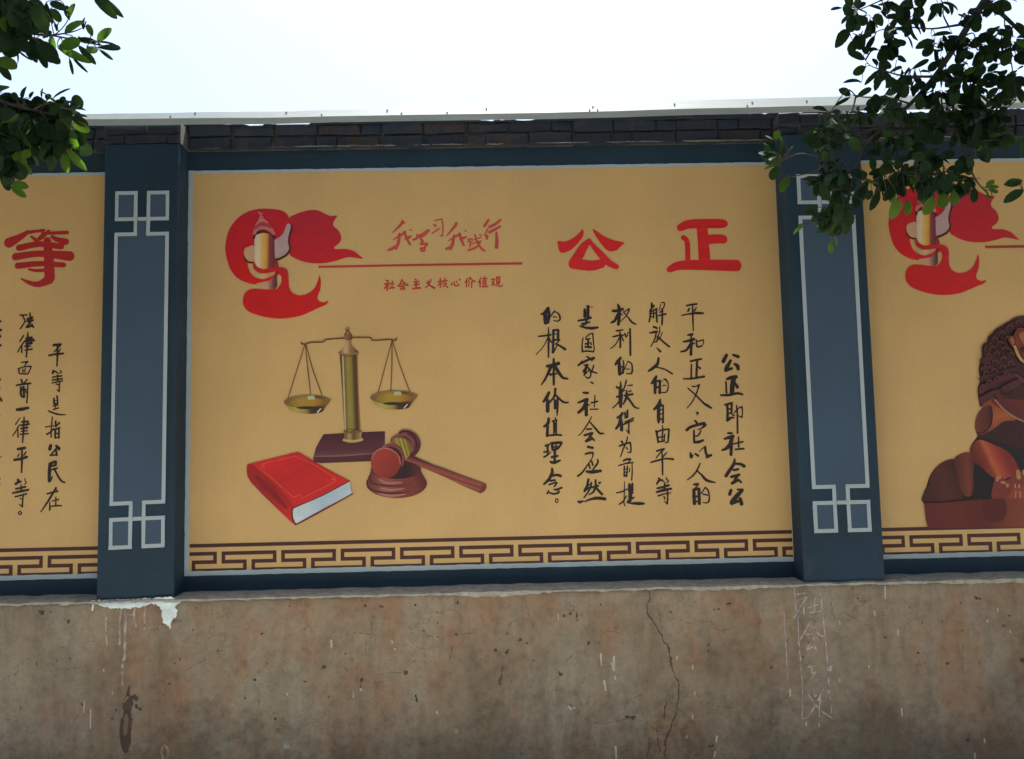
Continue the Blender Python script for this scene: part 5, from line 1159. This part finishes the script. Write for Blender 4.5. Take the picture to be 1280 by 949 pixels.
# right tree
DR = 2.5
sing = vs((960, 0, 4), [(372, 40, 318, 44, 34, 2.5, 0), (405, 150, 348, 218, 50, 2.5, 0), (400, 150, 352, 184, 34, 2.5, 0), (490, 334, 434, 366, 40, 2.5, 0), (468, 412, 386, 396, 22, 2.5, 0), (412, 478, 364, 444, 40, 2.5, 0), (440, 490, 512, 442, 32, 2.5, 0), (410, 488, 346, 520, 18, 2.5, 0),
    (480, 300, 416, 258, 46, 2.5, 0), (500, 270, 480, 236, 34, 2.5, 0), (535, 175, 492, 250, 28, 2.5, 0), (692, 176, 728, 236, 46, 2.5, 0), (760, 88, 782, 156, 20, 2.5, 0), (832, 204, 752, 228, 44, 2.5, 0), (830, 224, 778, 278, 42, 2.5, 0), (922, 168, 836, 166, 24, 2.5, 0), (722, 80, 790, 40, 54, 2.5, 0), (900, 10, 930, 62, 36, 2.5, 0), (850, 20, 812, 98, 34, 2.5, 0), (770, 0, 790, 10, 60, 2.5, 0),
    (715, 350, 800, 300, 22, 2.5, 0), (760, 360, 815, 352, 26, 2.5, 0), (852, 310, 806, 348, 40, 2.5, 0), (890, 360, 822, 412, 38, 2.5, 0), (930, 390, 892, 430, 40, 2.5, 0), (578, 290, 572, 350, 42, 2.5, 0), (545, 330, 530, 290, 30, 2.5, 0), (555, 360, 486, 414, 26, 2.5, 0), (575, 380, 530, 440, 34, 2.5, 0), (660, 460, 632, 516, 28, 2.5, 0), (520, 540, 560, 480, 60, 2.4, 0), (600, 560, 612, 492, 46, 2.4, 0), (765, 470, 755, 545, 42, 2.4, 0), (650, 300, 690, 290, 50, 2.5, 0), (610, 230, 628, 296, 44, 2.5, 0),
    (1270, 180, 1262, 105, 50, 2.5, 0), (1180, 130, 1238, 170, 60, 2.5, 0), (1110, 260, 1215, 300, 46, 2.5, 0), (1230, 210, 1290, 260, 56, 2.5, 0), (1150, 320, 1106, 350, 34, 2.5, 0), (1010, 130, 962, 110, 52, 2.5, 0), (1060, 350, 1040, 300, 44, 2.5, 0), (960, 410, 1060, 390, 40, 2.5, 0), (940, 420, 928, 515, 56, 2.4, 0),
    (295, 556, 234, 530, 44, 2.4, 0), (402, 622, 398, 566, 36, 2.4, 0), (345, 575, 340, 545, 40, 2.4, 0), (240, 640, 188, 676, 20, 2.4, 0), (280, 810, 288, 752, 34, 2.35, 1), (40, 706, 46, 652, 32, 2.3, 1), (62, 706, 66, 680, 20, 2.3, 1), (44, 706, -10, 680, 22, 2.3, 0), (46, 728, -18, 716, 20, 2.3, 0), (40, 768, -42, 766, 30, 2.3, 0), (60, 790, 70, 738, 44, 2.3, 0), (40, 820, -16, 846, 30, 2.3, 1), (48, 830, 20, 892, 44, 2.3, 0), (110, 880, 62, 946, 40, 2.3, 1), (252, 640, 250, 760, 16, 2.4, 0), (330, 812, 350, 822, 14, 2.35, 1),
    (548, 700, 562, 772, 22, 2.4, 0), (520, 780, 528, 846, 30, 2.4, 0), (490, 770, 560, 760, 40, 2.4, 0), (600, 700, 596, 650, 50, 2.35, 1), (545, 700, 540, 650, 50, 2.4, 0), (600, 812, 612, 780, 28, 2.4, 0), (580, 842, 510, 872, 28, 2.35, 0), (640, 850, 660, 800, 40, 2.35, 0), (470, 860, 490, 896, 40, 2.35, 0), (575, 870, 532, 900, 46, 2.35, 0), (680, 870, 672, 918, 46, 2.35, 0), (690, 780, 658, 798, 26, 2.35, 0), (800, 740, 820, 790, 66, 2.3, 0), (760, 760, 746, 800, 60, 2.3, 0), (780, 800, 796, 862, 64, 2.3, 0), (860, 790, 930, 762, 40, 2.35, 0), (1040, 770, 1124, 780, 60, 2.35, 0), (1000, 780, 1020, 840, 60, 2.35, 0), (1100, 770, 1096, 812, 34, 2.35, 0), (950, 850, 960, 800, 44, 2.35, 0), (1272, 905, 1198, 920, 36, 2.35, 0), (640, 760, 636, 700, 50, 2.4, 0), (730, 720, 700, 680, 50, 2.4, 0), (1000, 740, 1040, 690, 60, 2.4, 0), (1150, 700, 1210, 740, 60, 2.4, 0), (1060, 600, 1040, 700, 50, 2.4, 0)])
sing += vs((960, 200, 4), [(1275, 150, 1192, 200, 46, 2.35, 0), (1270, 108, 1198, 118, 40, 2.35, 0), (110, 95, 62, 150, 42, 2.3, 1), (470, 60, 490, 98, 44, 2.35, 0), (490, 130, 476, 190, 38, 2.35, 0), (520, 150, 498, 196, 30, 2.35, 0), (555, 160, 520, 238, 40, 2.35, 0), (590, 150, 582, 198, 26, 2.35, 0), (560, 70, 540, 130, 44, 2.35, 0), (640, 100, 646, 170, 50, 2.35, 0), (650, 190, 626, 290, 58, 2.3, 1), (690, 200, 706, 272, 46, 2.3, 1), (700, 120, 740, 160, 60, 2.3, 0), (770, 120, 766, 200, 44, 2.3, 0), (832, 180, 788, 266, 50, 2.25, 1), (880, 160, 870, 236, 48, 2.3, 1), (920, 150, 940, 222, 46, 2.3, 1), (1000, 100, 985, 176, 50, 2.3, 0), (1030, 130, 1030, 208, 38, 2.35, 0), (1090, 140, 1130, 96, 30, 2.3, 1), (1100, 140, 1156, 130, 22, 2.3, 1), (1100, 150, 1150, 160, 18, 2.3, 1), (1085, 150, 1110, 196, 20, 2.3, 1), (1120, 190, 1086, 176, 14, 2.3, 1),
    (250, 290, 200, 250, 36, 2.3, 0), (240, 230, 186, 256, 34, 2.3, 0), (180, 330, 128, 360, 16, 2.3, 1), (175, 320, 150, 330, 14, 2.3, 1), (240, 310, 300, 262, 30, 2.3, 0), (360, 180, 392, 250, 52, 2.3, 0), (350, 190, 320, 230, 50, 2.3, 0), (420, 240, 462, 190, 44, 2.3, 0), (310, 410, 316, 464, 36, 2.3, 1), (330, 300, 296, 360, 40, 2.3, 1), (340, 310, 380, 360, 40, 2.3, 0), (350, 320, 345, 376, 36, 2.3, 0), (330, 380, 350, 430, 16, 2.3, 1), (260, 120, 300, 200, 40, 2.35, 0), (300, 60, 340, 110, 46, 2.35, 0), (270, 70, 256, 150, 44, 2.35, 0)])
blobs = vb((960, 0, 4), [(400, 50, 60, 50, 12, 0), (460, 90, 60, 60, 14, 0), (450, 200, 40, 60, 9, 0), (560, 250, 55, 60, 15, 0), (600, 60, 90, 60, 20, 0), (690, 100, 50, 50, 10, 0), (880, 30, 50, 30, 8, 0), (620, 160, 60, 40, 9, 0), (720, 20, 60, 30, 8, 0),
    (560, 400, 60, 40, 9, 0), (690, 400, 80, 55, 26, 0), (850, 240, 80, 55, 16, 0), (850, 400, 55, 50, 12, 0), (1000, 80, 50, 50, 8, 0), (1040, 240, 100, 80, 40, 0), (1100, 170, 80, 60, 16, 0), (1180, 170, 60, 50, 9, 0), (1250, 260, 50, 60, 10, 0), (1010, 440, 100, 60, 28, 0), (1190, 420, 90, 70, 32, 0), (820, 470, 60, 60, 14, 0), (560, 520, 60, 40, 6, 0), (1110, 20, 90, 25, 12, 0), (960, 380, 50, 50, 8, 0), (1000, 320, 50, 40, 8, 0),
    (300, 580, 70, 50, 12, 0), (400, 600, 110, 70, 18, 0), (640, 560, 120, 60, 16, -.1), (640, 680, 120, 60, 18, -.1), (880, 560, 140, 60, 26, 0), (900, 660, 150, 70, 30, 0), (1150, 580, 130, 70, 34, 0), (1160, 680, 120, 50, 20, 0), (780, 800, 50, 60, 20, -.1), (640, 870, 90, 60, 14, -.1), (880, 860, 70, 70, 20, -.15), (1040, 790, 60, 35, 5, -.1), (360, 850, 100, 60, 18, -.1), (320, 700, 90, 60, 14, -.05), (60, 800, 60, 60, 9, -.2), (460, 700, 60, 60, 9, -.1)])
blobs += vb((960, 200, 4), [(340, 150, 90, 90, 22, -.15), (350, 250, 80, 50, 14, -.15), (340, 330, 50, 40, 12, -.2), (530, 110, 60, 60, 8, -.1), (640, 110, 60, 60, 8, -.1), (740, 100, 60, 50, 10, -.15), (830, 110, 50, 60, 10, -.15), (920, 120, 60, 50, 10, -.15), (300, 80, 80, 50, 12, -.1)])
B_R = [[(1262, -40, 2.6, 6), (1232, 0, 2.55, 4.8), (1215, 25, 2.5, 4.3), (1196, 55, 2.5, 3.8), (1168, 96, 2.5, 3.1), (1138, 130, 2.45, 2.5), (1098, 165, 2.4, 2.3), (1082, 180, 2.4, 1.9), (1068, 215, 2.38, 1.4), (1060, 250, 2.35, .9), (1048, 290, 2.3, .5)],
    [(1168, 96, 2.5, 2.6), (1190, 108, 2.5, 1.6), (1192, 150, 2.45, 1.4), (1205, 190, 2.4, 1.4), (1218, 222, 2.35, 1.2), (1232, 240, 2.32, .7)], [(1100, 160, 2.4, 1.4), (1062, 172, 2.4, 1.1), (1035, 195, 2.35, .8), (1000, 192, 2.3, .7), (980, 200, 2.3, .5)],
    [(1085, 178, 2.4, 1.3), (1050, 188, 2.38, 1), (1022, 212, 2.32, .8), (995, 220, 2.3, .7), (975, 222, 2.3, .4)], [(1200, 31, 2.5, 1.6), (1165, 36, 2.5, 1.0), (1132, 34, 2.5, .8), (1100, 38, 2.5, .6), (1068, 55, 2.5, .5)], [(1168, 96, 2.5, 1.8), (1130, 95, 2.5, 1.1), (1104, 88, 2.5, .8), (1088, 82, 2.5, .5), (1078, 70, 2.5, .4)],
    [(1253, -40, 2.5, 1.2), (1256, 30, 2.5, .8), (1266, 90, 2.48, .7), (1270, 125, 2.45, .6)], [(1124, 140, 2.42, .8), (1126, 165, 2.4, .7), (1120, 200, 2.36, .6), (1108, 212, 2.34, .4)], [(1232, 0, 2.55, 3), (1275, 40, 2.52, 2), (1310, 90, 2.5, 1.4), (1300, 150, 2.45, .8)],
    [(1218, 222, 2.35, .9), (1190, 222, 2.34, .7), (1160, 218, 2.33, .6), (1120, 215, 2.33, .5), (1085, 228, 2.33, .4)], [(1138, 130, 2.45, 1.4), (1110, 122, 2.46, .9), (1085, 122, 2.46, .7), (1070, 120, 2.46, .4)], [(1068, 215, 2.38, .8), (1058, 225, 2.35, .6), (1046, 245, 2.32, .5), (1040, 270, 2.3, .4), (1038, 300, 2.28, .3)],
    [(1240, -30, 2.55, 2), (1180, -20, 2.53, 1.5), (1120, -6, 2.5, 1.1), (1075, 12, 2.5, .6)], [(1310, 210, 2.4, 1), (1290, 235, 2.36, .7), (1272, 240, 2.35, .4)]]
make_tree('street tree reaching in from the right, its long bough slanting down past the second pillar',
    [((2.75, -1.75, -.05), .14), ((2.72, -1.75, 1.2), .12), ((2.62, -1.72, 2.4), .10), ((2.6, -1.6, 3.5), .075), ((2.7, -1.5, 4.6), .03)],
    [((2.63, -1.72, 2.4), .07), ((2.4, -1.62, 3.0), .052), ((2.05, -1.5, 3.35), .036), (tuple(air_pt(1262, -40, 2.6)), .021)],
    B_R, sing, blobs, DR, .047, [((1.5, -1.25, 4.1), (.8, .9, .45), 2200, 1.8), ((3.5, -2.2, 4.2), (2.1, 2.3, .9), 9000, 2.2), ((2.3, -1.8, 3.0), (.9, .9, .7), 1500, 1), ((1.2, -5.2, 4.8), (2.8, 2.0, .7), 7000, 1.6), ((.4, -5.2, 3.7), (2.8, .9, .5), 5000, 1.8), ((3.6, -1.5, 3.2), (.8, .8, .9), 1500, 1.2), ((4.0, -7.0, 5.2), (4.6, 5.0, 1.2), 13000, 2.2)], 5)  # here too most out-of-view leaf masses are added to block light
